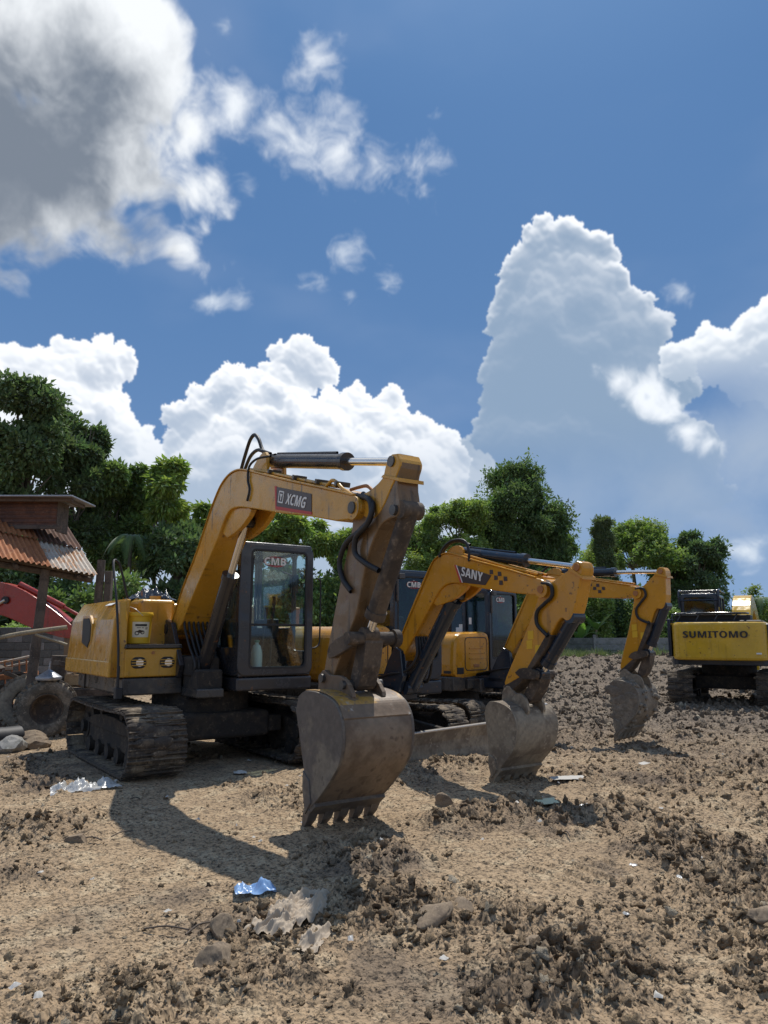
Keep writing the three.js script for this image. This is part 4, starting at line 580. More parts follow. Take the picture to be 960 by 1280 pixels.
// ---------------------------------------------------------------- the excavator seen from behind
{
  const ex = thing('excavator', 'lemon yellow excavator seen from its tail, dark lettering across the counterweight', 'excavator', [SU.x, SU.y, SU.z], turnOf(SU.a));
  addTrack(ex, 1.06, .62, 3.4, .44); addTrack(ex, -1.06, .62, 3.4, .44);
  mesh('undercarriage', [bx(-.9, .9, .4, .75, -.8, .8, .06), cyl([0, .7, 0], [0, 1.08, 0], .7, .7, 36)], M.under, ex);
  mesh('turret_deck', [prismY(rrect(-2.0, 1.5, -1.18, 1.18, .2), 1.06, 1.26, .02)], M.cabBlue, ex);
  const cw = mesh('counterweight', [prismY([...smooth([[-1.5, -1.16], [-2.05, -1.1], [-2.28, -.9], [-2.36, -.5], [-2.38, 0], [-2.36, .5], [-2.28, .9], [-2.05, 1.1], [-1.5, 1.16]], 4)], 1.19, 2.15, .07)], M.lemon, ex);
  mesh('lettering', [words('SUMITOMO', .165, .03).scale(1.22, 1, 1).rotateY(-Math.PI / 2).translate(-2.362, 1.84, -.05)], M.black, cw);
  mesh('reflector', [bx(-2.3, -2.27, 1.35, 1.39, .86, .98, .004)], M.white, cw);
  mesh('engine_hood', [bx(-2.0, -.75, 1.9, 2.2, -1.05, 1.05, .06), bx(-1.7, -.9, 2.2, 2.34, -1.1, .75, .02)], M.black, ex);
  mesh('guard_rail', [tube([[-1.95, 2.2, -1.1], [-1.95, 2.36, -1.1], [-1.9, 2.38, -1.05], [-1.9, 2.38, .6], [-1.5, 2.38, .7]], .025, 6, 30), ...[-1, -.55, -.1, .35].map((z) => cyl([-1.92, 2.15, z], [-1.9, 2.38, z + .12], .02)), bx(-1.95, -1.2, 2.36, 2.385, -1.12, .5, .006)], M.cabBlue, ex);
  mesh('side_door', [bx(-2.0, .2, 1.26, 2.1, 1.1, 1.2, .03), bx(-2.0, -1.5, 1.26, 2.25, -1.24, -1.15, .03)], M.cabBlue, ex);
  const cab = addCab(ex, { x0: -.35, x1: 1.35, y0: 1.28, y1: 2.98, z0: -1.12, z1: -.12, mat: M.cabBlue, glass: M.glassDark, sill: .3, split: 1.9, r: .12 });
  mesh('roof_guard', [tube([[-.35, 2.6, -1.14], [-.35, 3.04, -1.14], [.3, 3.06, -1.14], [1.3, 3.06, -1.14]], .03, 6, 24), tube([[-.35, 2.6, -.1], [-.35, 3.04, -.1], [.3, 3.06, -.1], [1.3, 3.06, -.1]], .03, 6, 24), ...[-.3, .1, .5, .9].map((x) => cyl([x, 3.06, -1.14], [x, 3.06, -.1], .022)), cyl([-.36, 2.8, -1.14], [-.36, 2.8, -.1], .022)], M.cabBlue, cab);
  mesh('seat_cover', [bx(-.1, .15, 2.1, 2.56, -.85, -.45, .06)], M.amber, cab);
  const boom = mesh('boom', [prism(smooth([[.4, 1.9], [1.0, 2.6], [1.6, 2.95], [2.4, 3.0], [4.6, 2.2], [4.55, 1.95], [2.4, 2.55], [1.8, 2.45], [1.2, 2.1], [.65, 1.6]], 3), .1, .6, .02)], M.lemon, ex);
  mesh('boom_cylinder', [cyl([1.3, 1.3, .05], [2.2, 2.5, .02], .08)], M.cabBlue, boom);
  mesh('stick', [prism(smooth([[4.3, 2.5], [4.8, 2.6], [4.9, 2.2], [4.4, .9], [4.2, .5], [4.1, .8], [4.35, 1.9]], 2), .2, .5, .02)], M.lemon, ex);
  addBucket(ex, [[3.9, .6], [4.1, .72], [4.5, .7], [4.75, .45], [4.6, .2], [4.2, .05]], [[4.0, .25]], .35, 1.0, { shell: M.bucketMud, side: M.bucketMud }, 5, .15);
}

// ---------------------------------------------------------------- where things stand, read from the photograph: a pixel and a distance
const spot = (u, v, d) => { const r = dirOf(u, v); return V(r.x, r.y, r.z).multiplyScalar(d / -r.z).add(V(0, EYE, 0)); };
const gy = (x, z) => groundHeight(x, z);
Object.assign(M, {
  rust: crust([.36, .135, .045], [.27, .095, .035], [.46, .24, .11], { seed: 11, tile: 1.0, f: 5, rough: .8, bump: .003 }),
  rustPale: crust([.46, .40, .33], [.40, .20, .09], [.55, .50, .43], { seed: 12, tile: 1.1, f: 4, lo: .48, hi: .58, rough: .6, bump: .002 }),
  rustDark: crust([.10, .055, .042], [.15, .075, .05], [.2, .11, .07], { seed: 13, tile: 1.0, f: 5, rough: .85, bump: .003 }),
  timber: crust([.12, .095, .075], [.07, .056, .046], [.18, .145, .11], { seed: 14, tile: .8, f: 6, rough: .9, bump: .004 }),
  bamboo: crust([.36, .30, .2], [.26, .21, .135], [.42, .36, .26], { seed: 15, tile: .6, rough: .7, bump: .002 }),
  concrete: crust([.26, .25, .23], [.19, .185, .165], [.32, .31, .28], { seed: 16, tile: 1.4, rough: .95, bump: .004 }),
  concreteDark: crust([.14, .14, .125], [.09, .095, .08], [.2, .195, .175], { seed: 17, tile: 1.6, rough: .95, bump: .004 }),
  plywood: crust([.46, .31, .16], [.36, .22, .11], [.52, .38, .22], { seed: 18, tile: .8, rough: .8, bump: .002 }),
  zinc: crust([.36, .37, .39], [.28, .29, .31], [.45, .46, .47], { seed: 19, tile: .7, rough: .45, bump: .001, metal: .6 }),
  bark: crust([.16, .135, .105], [.105, .09, .07], [.22, .19, .15], { seed: 20, tile: .7, rough: .95, bump: .01 }),
  barkPale: crust([.30, .275, .235], [.2, .185, .15], [.36, .34, .3], { seed: 21, tile: .7, rough: .95, bump: .006 }),
  stone: crust([.22, .165, .11], [.155, .115, .08], [.3, .235, .16], { seed: 22, tile: .5, rough: .95, bump: .006 }),
  film: new THREE.MeshPhysicalMaterial({ color: new THREE.Color(.62, .62, .60), roughness: .25, transmission: .35, thickness: 0, side: THREE.DoubleSide, clearcoat: .4 }),
  filmBlue: new THREE.MeshPhysicalMaterial({ color: new THREE.Color(.24, .42, .72), roughness: .3, transmission: .25, thickness: 0, side: THREE.DoubleSide }),
  cloth: plain(.42, .345, .26, { roughness: .95, side: THREE.DoubleSide }),
  card: plain(.52, .53, .36, { roughness: .8 }),
  paper: plain(.45, .43, .39, { roughness: .8, side: THREE.DoubleSide }),
});
// ---------------------------------------------------------------- shed
{
  const E1 = V(-5.06, 2.62, -13.0), ed = V(-1.12, .19, 1.1).normalize(), sl = V(-1.22, 1.02, -1.5), up = ed.clone().cross(sl).normalize(); if (up.y < 0) up.negate();
  const shed = thing('shed', 'open timber shed under a rusty corrugated roof with a raised top storey', 'shed');
  const sheet = (s0, s1, t0, t1, lift, mat, k) => {
    const n = Math.round((s1 - s0) / .09) * 6, pos = [], idx = [], r = rng(k), sag = (r() - .5) * .03;
    for (let j = 0; j < 3; j++) for (let i = 0; i <= n; i++) { const s = lerp(s0, s1, i / n), t = lerp(t0, t1, j / 2) + (j === 0 ? (r() - .5) * .004 : 0); const p = E1.clone().addScaledVector(ed, s).addScaledVector(sl, t).addScaledVector(up, lift + .02 * Math.cos(2 * Math.PI * s / .09) + sag * Math.sin(Math.PI * j / 2)); pos.push(p.x, p.y, p.z); }
    for (let j = 0; j < 2; j++) for (let i = 0; i < n; i++) { const a = j * (n + 1) + i; idx.push(a, a + 1, a + n + 1, a + 1, a + n + 2, a + n + 1); }
    const g = new THREE.BufferGeometry(); g.setAttribute('position', new THREE.Float32BufferAttribute(pos, 3)); g.setIndex(idx); g.computeVertexNormals(); const m = mesh('roof_sheet', boxUV(g), mat, shed); m.material.side = THREE.DoubleSide; return m;
  };
  for (let k = 0; k < 5; k++) {
    sheet(k * .81 - .02, k * .81 + .83, -.02, .56, .002 + (k % 2) * .012, k === 0 ? M.rustPale : M.rust, 100 + k);
    sheet(k * .81 - .02, k * .81 + .83, .5, 1.02, .03 + (k % 2) * .012, k < 1 ? M.rustDark : M.rust, 200 + k);
  }
  const P = (s, t, d = 0) => E1.clone().addScaledVector(ed, s).addScaledVector(sl, t).addScaledVector(up, d).toArray();
  for (const t of [.06, .52, .96]) mesh('purlin', [cyl(P(-.02, t, -.07), P(4, t, -.07), .04, .04, 6)], M.timber, shed);
  for (const s of [.25, 1.3, 2.4, 3.5]) mesh('rafter', [cyl(P(s, .02, -.14), P(s, 1.0, -.14), .045, .045, 6)], M.timber, shed);
  mesh('eave_beam', [cyl(P(-.05, .1, -.2), P(4, .1, -.22), .06, .06, 6)], M.timber, shed);
  const a = spot(57, 712, 12.6), b = spot(37, 835, 12.6); mesh('post', [cyl([b.x, -.1, b.z], [a.x, a.y, a.z], .085, .075, 10)], M.timber, shed);
  const a2 = spot(127, 700, 13.4); mesh('post', [cyl([a2.x - .06, -.1, a2.z], a2.toArray(), .08, .07, 10)], M.timber, shed); mesh('post', [bx(a2.x + .08, a2.x + .2, -.1, a2.y - .2, a2.z - .1, a2.z + .02, .01)], M.timber, shed);
  for (const s of [2.3, 3.7]) { const q = V(...P(s, .9, -.2)); mesh('post', [cyl([q.x, -.1, q.z], q.toArray(), .08, .07, 10)], M.timber, shed); }
  // raised storey: sheets laid sideways, a flat tin roof above
  const c1 = spot(70, 657, 13.25), y0 = c1.y, hgt = .46;
  for (let k = 0; k < 2; k++) { const n = 30, pos = [], idx = []; for (let i = 0; i <= n; i++) for (const x of [c1.x - k * 1.2, c1.x - (k + 1) * 1.2 - .02]) { const t = i / n * hgt; pos.push(x, y0 + t, c1.z + .012 * Math.cos(2 * Math.PI * t / .076) + k * .01); } for (let i = 0; i < n; i++) { const q = i * 2; idx.push(q, q + 1, q + 2, q + 1, q + 3, q + 2); } const g = new THREE.BufferGeometry(); g.setAttribute('position', new THREE.Float32BufferAttribute(pos, 3)); g.setIndex(idx); g.computeVertexNormals(); mesh('wall_sheet', boxUV(g), M.rustDark, shed); }
  mesh('side_wall', [bx(c1.x - .03, c1.x, y0 - .1, y0 + hgt, c1.z - .5, c1.z - .02, .005)], M.timber, shed);
  mesh('top_roof', [bx(c1.x - 3, c1.x + .38, y0 + hgt + .02, y0 + hgt + .05, c1.z - .8, c1.z + .3, .008).rotateZ(0)], M.zinc, shed);
  mesh('roof_edge', [bx(c1.x - 3, c1.x + .34, y0 + hgt - .045, y0 + hgt + .018, c1.z + .12, c1.z + .18, .008), bx(c1.x + .2, c1.x + .26, y0 + hgt - .045, y0 + hgt + .018, c1.z - .6, c1.z + .1, .008)], M.timber, shed);
  mesh('ridge_board', [bx(c1.x - 3, c1.x + .12, y0 - .07, y0 + .0, c1.z + .02, c1.z + .06, .008)], M.timber, shed);
}
// ---------------------------------------------------------------- red excavator behind the shed
{
  const p = spot(40, 790, 17.5);
  const ex = thing('excavator', 'red excavator whose curved boom reaches out behind the shed post', 'excavator', [p.x - 3.1, 0, p.z], turnOf(84));
  addTrack(ex, 1.0, .5, 3.0, .4); addTrack(ex, -1.0, .5, 3.0, .4);
  mesh('undercarriage', [bx(-.8, .8, .35, .7, -.8, .8, .05), cyl([0, .6, 0], [0, 1.0, 0], .6)], M.under, ex);
  mesh('turret_deck', [prismY(rrect(-1.8, 1.1, -1.15, 1.15, .2), .98, 1.2, .02)], M.skirt, ex);
  mesh('counterweight', [bx(-2.0, -1.0, 1.2, 2.0, -1.15, 1.15, .15, 3)], M.red, ex);
  addCab(ex, { x0: -.5, x1: 1.1, y0: 1.2, y1: 2.8, z0: -1.15, z1: -.2, mat: M.cab, glass: M.glassDark, sill: .3, split: 1.9 });
  const boom = mesh('boom', [prism(smooth([[.3, 1.3], [1.0, 2.1], [1.7, 2.62], [2.4, 2.78], [3.0, 2.66], [3.7, 2.3], [4.45, 1.75], [4.55, 1.6], [4.4, 1.5], [3.5, 1.72], [2.7, 2.02], [2.0, 2.05], [1.5, 1.8], [.6, 1.15]], 3), -.02, .36, .015)], M.red, ex);
  mesh('cylinder_pin', [cyl([2.82, 2.35, .3], [2.82, 2.35, .42], .085)], M.black, boom);
  mesh('boom_cylinder', [cyl([1.3, 1.2, .46], [2.3, 2.05, .46], .07), cyl([2.3, 2.05, .46], [2.82, 2.35, .4], .035)], M.wear, boom);
  mesh('stick_cylinder', [cyl([3.0, 2.72, .17], [4.1, 2.2, .17], .07), cyl([4.1, 2.2, .17], [4.6, 1.95, .17], .035)], M.red, ex);
  mesh('stick', [prism(smooth([[4.2, 1.75], [4.55, 1.98], [4.72, 1.8], [4.5, 1.1], [4.38, .5], [4.22, .5], [4.24, 1.1]], 2), .05, .29, .012)], M.stickBrown, ex);
  addBucket(ex, [[4.0, .6], [4.15, .66], [4.5, .62], [4.7, .4], [4.55, .18], [4.2, .04]], [[4.05, .3]], .17, .7, { shell: M.bucketMud, side: M.bucketMud }, 4, .1);
}
// ---------------------------------------------------------------- junk beside the shed
{
  const G = 'old tractor tyres leaning by the shed';
  const tyre = (label, x, z, turn, tilt, R, mat) => {
    const t = thing('tyre', label, 'tyre', [x, gy(x, z) + R - .03, z], turn); t.userData.group = G; const w = .17;
    const prof = [[R * .52, -w * .8], [R * .62, -w * .98], [R * .82, -w], [R * .95, -w * .88], [R, -w * .6], [R * 1.01, 0], [R, w * .6], [R * .95, w * .88], [R * .82, w], [R * .62, w * .98], [R * .52, w * .8]].map(([a, b]) => new THREE.Vector2(a, b));
    const L = [new THREE.LatheGeometry(prof, 48)]; for (let i = 0; i < 30; i++) for (const s of [-1, 1]) L.push(bx(-.03, .03, -.02, .03, s > 0 ? .01 : -w * .9, s > 0 ? w * .9 : -.01, .006).rotateY(0).applyMatrix4(new THREE.Matrix4().makeRotationX(Math.PI / 2)).translate(0, 0, R).rotateY((i + (s > 0 ? .5 : 0)) / 30 * Math.PI * 2));
    const g = L.map((q) => q.rotateX(Math.PI / 2).rotateX(tilt)); mesh('tread', g, mat, t);
    return t;
  };
  const p2 = spot(59, 874, 12.3), p1 = spot(36, 866, 12.75);
  const t2 = tyre('worn tractor tyre with a dark rim still inside, grey cone lid on top', p2.x, p2.z, .42, -.05, .455, M.rubber);
  mesh('rim', [new THREE.LatheGeometry([[.06, .0], [.17, .0], [.2, -.04], [.225, -.1], [.245, -.13], [.25, -.15], [.23, -.15], [.2, -.08], [.16, -.03], [.06, -.03]].map(([a, b]) => new THREE.Vector2(a, -b)), 32).rotateX(Math.PI / 2), cyl([0, 0, -.02], [0, 0, .05], .06)], M.ramMud, t2);
  tyre('tan mud covered tractor tyre behind the tyre with the cone lid', p1.x, p1.z, .42, -.12, .45, M.bucketGrey);
  const c = thing('cone_lid', 'grey sheet metal cone lid lying on a tractor tyre', 'lid', [p2.x, gy(p2.x, p2.z) + .455 * 2 - .03, p2.z]);
  mesh('cone', [new THREE.LatheGeometry([[.19, 0], [.2, .015], [.2, .05], [.19, .055], [.03, .16], [.02, .165], [0, .17]].map(([a, b]) => new THREE.Vector2(a, b)), 32)], M.zinc, c); mesh('spout', [cyl([0, .15, 0], [.01, .3, 0], .018, .012)], M.zinc, c);
  // poles, rack, rubble
  let q0 = spot(-30, 803, 11.6), q1 = spot(84, 784, 11.9); solo('bamboo_pole', [tube([q0.toArray(), q0.clone().lerp(q1, .5).add(V(0, .02, 0)).toArray(), q1.toArray()], .035, 8, 12)], M.bamboo, 'long pale pole lying slantwise against the leaning shed post', 'pole');
  q0 = spot(44, 793, 12.2); q1 = spot(84, 806, 12.3); solo('bamboo_pole', [tube([q0.toArray(), q1.toArray()], .022, 8, 4)], M.bamboo, 'short pale pole sloping down behind the big excavator tail', 'pole');
  const rk = thing('iron_rack', 'rusty iron rod rack lying beside the tyres', 'rack');
  for (const v of [832, 825]) { const a = spot(-40, v + 12, 13.5), b = spot(44, v - 6, 13.9); mesh('rail', [cyl(a.toArray(), b.toArray(), .022, .022, 6)], M.rustPale, rk); }
  for (let i = 0; i < 8; i++) { const a = spot(-30 + i * 9, 833 - i * 1.2, 13.7), b = spot(-26 + i * 9, 868, 13.6); b.y = Math.max(b.y, .05); mesh('rod', [cyl([b.x, gy(b.x, b.z), b.z], a.toArray(), .014, .014, 6)], M.rust, rk); }
  q0 = spot(122, 868, 13.3); const pl = solo('timber_offcut', [bx(-.45, .35, -.09, .09, -.12, .12, .01)], M.plywood, 'pale sawn timber offcut under the big excavator tail', 'timber'); pl.position.set(q0.x - .1, .78, q0.z); pl.rotation.set(0, .2, -.06);
  const pal = solo('timber_stack', [bx(-.5, .5, 0, .12, -.3, .3, .01), bx(-.45, .5, .125, .3, -.28, .28, .01), bx(-.5, .4, .305, .48, -.3, .26, .01), bx(-.4, .45, .485, .685, -.28, .28, .01)], M.timber, 'low stack of dark timber under the pale offcut', 'timber'); pal.position.set(q0.x - .1, gy(q0.x, q0.z) - .01, q0.z);
  const can = solo('drum', [new THREE.LatheGeometry([[0, -.24], [.15, -.24], [.16, -.22], [.155, 0], [.16, .02], [.155, .2], [.15, .24], [0, .24]].map(([a, b]) => new THREE.Vector2(a, b)), 28).rotateZ(Math.PI / 2)], M.black, 'black plastic drum lying on the rubble', 'drum'); q0 = spot(4, 918, 10.8); can.position.set(q0.x, gy(q0.x, q0.z) + .13, q0.z); can.rotation.y = .9;
  const r = rng(5);
  for (let i = 0; i < 22; i++) {
    const u = -30 + r() * 100, d = 10.6 + r() * 1.5, x = (u - 480) / F * d, z = -d, s = .07 + .13 * r();
    if (Math.hypot(x - p2.x, z - p2.z) < .4) continue;
    const g = new THREE.IcosahedronGeometry(s, 2), p = g.attributes.position; for (let k = 0; k < p.count; k++) { const a = V().fromBufferAttribute(p, k), f = .75 + .5 * n3(a.x * 9 + i, a.y * 9, a.z * 9); p.setXYZ(k, a.x * f * 1.3, a.y * f * .7, a.z * f); }
    g.computeVertexNormals(); const m = solo('rubble_stone', [mergeVertices(clean(g)).toNonIndexed()], i % 3 ? M.stone : M.concrete, 'broken stone in the rubble by the tyres', 'stone', 'rubble by the tyres'); m.position.set(x, gy(x, z) + s * .35, z); m.rotation.y = r() * 6;
  }
  // timber pile and dark oddments behind the tyres
  const odd = thing('scrap_pile', 'dark heap of scrap iron and boards behind the tyres', 'scrap');
  for (let i = 0; i < 16; i++) { const x = -7.4 + 2.2 * r(), z = -13.9 + .8 * r(), h = .2 + .8 * r(); mesh(i % 3 ? 'board' : 'plate', [bx(-.3 - .4 * r(), .3 + .3 * r(), 0, .05 + .04 * r(), -.1, .1, .006).rotateZ((r() - .5) * .9).rotateY(r() * 3).translate(x, h, z)], [M.timber, M.rust, M.ramMud, M.black][i % 4], odd); }
  mesh('base_block', [bx(-7.5, -5.4, -.05, .35, -13.9, -13.2, .05)], M.ramMud, odd); mesh('stump', [cyl([-5.9, -.05, -13.6], [-5.85, 1.2, -13.6], .17, .14, 12)], M.timber, odd);
}
// ---------------------------------------------------------------- walls
{
  const w = thing('block_wall', 'grey concrete block wall behind the shed', 'wall');
  const z = -20, x0 = -15.6, g = join([bx(-.195, .195, -.095, .095, -.1, .1, .012, 1)]), mats = [M.concreteDark, M.concrete, M.concreteDark];
  for (let j = 0; j < 9; j++) for (let i = 0; i < 19; i++) { const m = new THREE.Mesh(g, mats[(i * 7 + j * 5) % 3]); m.name = 'block'; m.position.set(x0 + (i + (j % 2 ? .5 : 0)) * .4, .08 + j * .2, z); w.add(m); }
  mesh('mortar', [bx(x0 - .1, x0 + 7.7, -.1, 1.72, z - .085, z + .085, .004)], M.concreteDark, w);
  const f = thing('panel_wall', 'long grey precast concrete panel wall below the trees', 'wall');
  const zw = -42.5, gp = join([0, 1, 2, 3].map((k) => bx(-1.2, 1.2, .02 + k * .36, .365 + k * .36, -.03, .03, .012, 1))), gq = join([bx(-.075, .075, -.1, 1.62, -.09, .09, .015, 1)]);
  for (let i = 0; i < 20; i++) { const x = -6 + i * 2.56, p = new THREE.Mesh(gp, i % 3 ? M.concrete : M.concreteDark); p.name = 'panel'; p.position.set(x + 1.28, 0, zw); f.add(p); const q = new THREE.Mesh(gq, M.concrete); q.name = 'post'; q.position.set(x, 0, zw); f.add(q); }
}
// ---------------------------------------------------------------- trees and plants
const leafGeo = (n, len, wid, seed, droop = .3) => {
  const r = rng(seed), pos = [];
  for (let i = 0; i < n; i++) {
    const base = V(r() - .5, r() - .5, r() - .5).multiplyScalar(1.1), d = base.clone().add(V((r() - .5) * .9, -droop * r() + .15, (r() - .5) * .9)).normalize(), side = d.clone().cross(V(r() - .5, 1, r() - .5)).normalize(), nrm = side.clone().cross(d), L = len * (.7 + .6 * r());
    const tip = base.clone().addScaledVector(d, L).addScaledVector(nrm, -.08 * L), m = base.clone().addScaledVector(d, L * .45), a = m.clone().addScaledVector(side, wid * L).addScaledVector(nrm, .12 * L), b = m.clone().addScaledVector(side, -wid * L).addScaledVector(nrm, .12 * L);
    for (const q of [base, a, tip, base, tip, b]) pos.push(q.x, q.y, q.z);
  }
  const g = new THREE.BufferGeometry(); g.setAttribute('position', new THREE.Float32BufferAttribute(pos, 3)); g.computeVertexNormals(); return g;
};
const leafMats = {}; const leafMat = (c) => leafMats[c.join()] ??= new THREE.MeshPhysicalMaterial({ color: new THREE.Color(...c), roughness: .95, transmission: .5, thickness: 0, side: THREE.DoubleSide });
const DARK = [.115, .20, .06], MID = [.165, .275, .06], LIGHT = [.235, .36, .062];
const leafA = leafGeo(14, .62, .27, 1), leafB = leafGeo(12, .8, .2, 2, .8), leafC = leafGeo(16, .5, .34, 3);
function crownOf(parent, lobes, { count, size, color, seed, gap = .5, leaf = leafA, clump = .5 }) {
  const r = rng(seed), pts = [], tot = lobes.reduce((s, l) => s + Math.pow(l[3] * l[4] * l[5], .67), 0);
  for (const [cx, cy, cz, rx, ry, rz] of lobes) {
    const n = Math.round(count * Math.pow(rx * ry * rz, .67) / tot), clumps = Math.max(4, Math.round(n / 16));
    for (let k = 0; k < clumps; k++) {
      const d = V(r() * 2 - 1, r() * 2 - 1, r() * 2 - 1).normalize(), q = Math.pow(r(), .38), c = V(cx + d.x * rx * q, cy + d.y * ry * q, cz + d.z * rz * q);
      if (n3(c.x * .9 + seed, c.y * .9, c.z * .9) < gap * .82) continue;
      const cs = clump * (.6 + .8 * r()) * Math.min(1, rx);
      for (let i = 0; i < 16; i++) { const e = V(r() + r() - 1, (r() + r() - 1) * .62, r() + r() - 1).multiplyScalar(cs * (r() < .2 ? 2.1 : 1)); pts.push([c.x + e.x, c.y + e.y - .12 * cs * e.length(), c.z + e.z, r(), k]); }
    }
  }
  const m = new THREE.InstancedMesh(leaf, leafMat(color), pts.length), o = new THREE.Object3D(), col = new THREE.Color();
  pts.forEach(([x, y, z, t, k], i) => { o.position.set(x, y, z); o.rotation.set((r() - .5) * 1.2, r() * 6.28, (r() - .5) * 1.2); o.scale.setScalar(size * (.7 + .6 * t)); o.updateMatrix(); m.setMatrixAt(i, o.matrix); const b = .7 + .5 * r() + .12 * Math.sin(k * 7.3); col.setRGB(b * (.9 + .3 * r()), b, b * (.7 + .5 * r())); m.setColorAt(i, col); });
  m.name = 'crown'; m.userData.kind = 'stuff'; parent.add(m); return m;
}
function limb(list, a, b, r0, r1, r, bend = .12) { const m = a.clone().lerp(b, .5).add(V((r() - .5), (r() - .2) * .6, (r() - .5)).multiplyScalar(a.distanceTo(b) * bend)); const c = new THREE.CatmullRomCurve3([a, m, b]), g = new THREE.TubeGeometry(c, 6, 1, 7), p = g.attributes.position, P = c.getSpacedPoints(6); for (let i = 0; i <= 6; i++) { const rad = lerp(r0, r1, i / 6); for (let k = 0; k <= 7; k++) { const q = i * 8 + k; if (q >= p.count) break; const C = P[i]; p.setXYZ(q, C.x + (p.getX(q) - c.getPointAt(i / 6).x) * rad, C.y + (p.getY(q) - c.getPointAt(i / 6).y) * rad, C.z + (p.getZ(q) - c.getPointAt(i / 6).z) * rad); } } g.computeVertexNormals(); list.push(g); }
let treeSeed = 300;
// u, top: where the crown's top stands in the photograph; w: crown width and bottom: crown's lower edge, in its pixels; d: distance
function tree(name, label, category, u, top, w, bottom, d, { color = MID, density = 1, size = .34, kind = 'round', bark = M.bark, group, gap, leaf, trunkR = .16, lean = 0 } = {}) {
  const seed = treeSeed++, r = rng(seed), px = d / F, x = (u - 480) * px, z = -d, y0 = baseHeight(x, z), topY = EYE + (HORIZON - top) * px - y0, botY = Math.max(.1, EYE + (HORIZON - bottom) * px - y0), W = w * px / 2, H = (topY - botY) / 2, cy = (topY + botY) / 2;
  const t = thing(name, label, category, [x, y0, z]); if (group) t.userData.group = group;
  const lobes = [];
  if (kind === 'round') { const n = 14 + Math.round(w / 9); for (let i = 0; i < n; i++) { const a = r() * 6.28, q = Math.sqrt(r()), v = r() * 2 - 1, s = Math.sqrt(Math.max(.15, 1 - v * v * .8)); lobes.push([Math.cos(a) * W * .74 * q * s, cy + v * H * .8, Math.sin(a) * W * .7 * q * s, W * (.2 + .17 * r()), H * (.15 + .1 * r()), W * (.2 + .17 * r())]); } }
  else if (kind === 'tier') { const n = 9 + Math.round(w / 12); for (let i = 0; i < n; i++) { const a = r() * 6.28, q = .25 + .75 * Math.sqrt(r()), v = r() * 2 - 1; lobes.push([Math.cos(a) * W * .8 * q * (1 - .35 * Math.max(0, v)), cy + v * H * .85, Math.sin(a) * W * .8 * q, W * (.2 + .16 * r()), Math.max(.18, H * (.08 + .06 * r())), W * (.2 + .16 * r())]); } }
  else if (kind === 'umbrella') { for (let i = 0; i < 26; i++) { const a = r() * 6.28, q = Math.sqrt(r()); lobes.push([Math.cos(a) * W * .85 * q, topY - .35 - H * 1.1 * q * q - r() * H * .35, Math.sin(a) * W * .85 * q, W * .2, .3 + .25 * r(), W * .2]); } }
  else if (kind === 'column') { for (let i = 0; i < 9; i++) lobes.push([(r() - .5) * W * .5, botY + (i + .5) / 9 * (topY - botY), (r() - .5) * W * .5, W * (.72 + .3 * r()), (topY - botY) / 13, W * .8]); }
  else if (kind === 'bush') { const n = 7 + Math.round(w / 9); for (let i = 0; i < n; i++) { const q = (i + .5) / n * 2 - 1 + (r() - .5) * .2, hh = (topY) * (1 - .45 * q * q) * (.72 + .28 * r()); lobes.push([q * W * .9, hh * .55, (r() - .5) * W * .7, W * (.16 + .12 * r()) + .25, hh * .46, W * .2 + .3]); } }
  const wood = [], c0 = V(0, -.2, 0), fork = V(lean + (r() - .5) * .3, kind === 'bush' ? topY * .3 : kind === 'umbrella' ? lerp(botY, topY, .25) : Math.max(botY * .9, topY * .35), (r() - .5) * .3);
  if (kind === 'column') limb(wood, c0, V(0, topY - .2, 0), trunkR * 1.6, trunkR, r, .02);
  else { limb(wood, c0, fork, trunkR * (topY / 9 + .3), trunkR * .75, r, .06); if (kind !== 'bush') limb(wood, fork, V((r() - .5) * W * .2, topY * .93, 0), trunkR * .7, .02, r, .08); for (const l of lobes) if (r() < .8) limb(wood, fork.clone().lerp(V(0, topY * .85, 0), kind === 'bush' || kind === 'umbrella' ? 0 : clamp((l[1] - fork.y) / (topY - fork.y + .01) * .7)), V(l[0], l[1], l[2]), trunkR * .34, .015, r); }
  mesh('trunk', wood, bark, t);
  const area = W * Math.max(H, .4);
  crownOf(t, lobes, { count: Math.round(260 * density * area / (size * size) * .25 * (kind === 'bush' ? 1.0 : 1)), size, color, seed, gap, leaf: leaf ?? (color === LIGHT ? leafC : leafA), clump: Math.max(.32, W * .2) });
  return t;
}
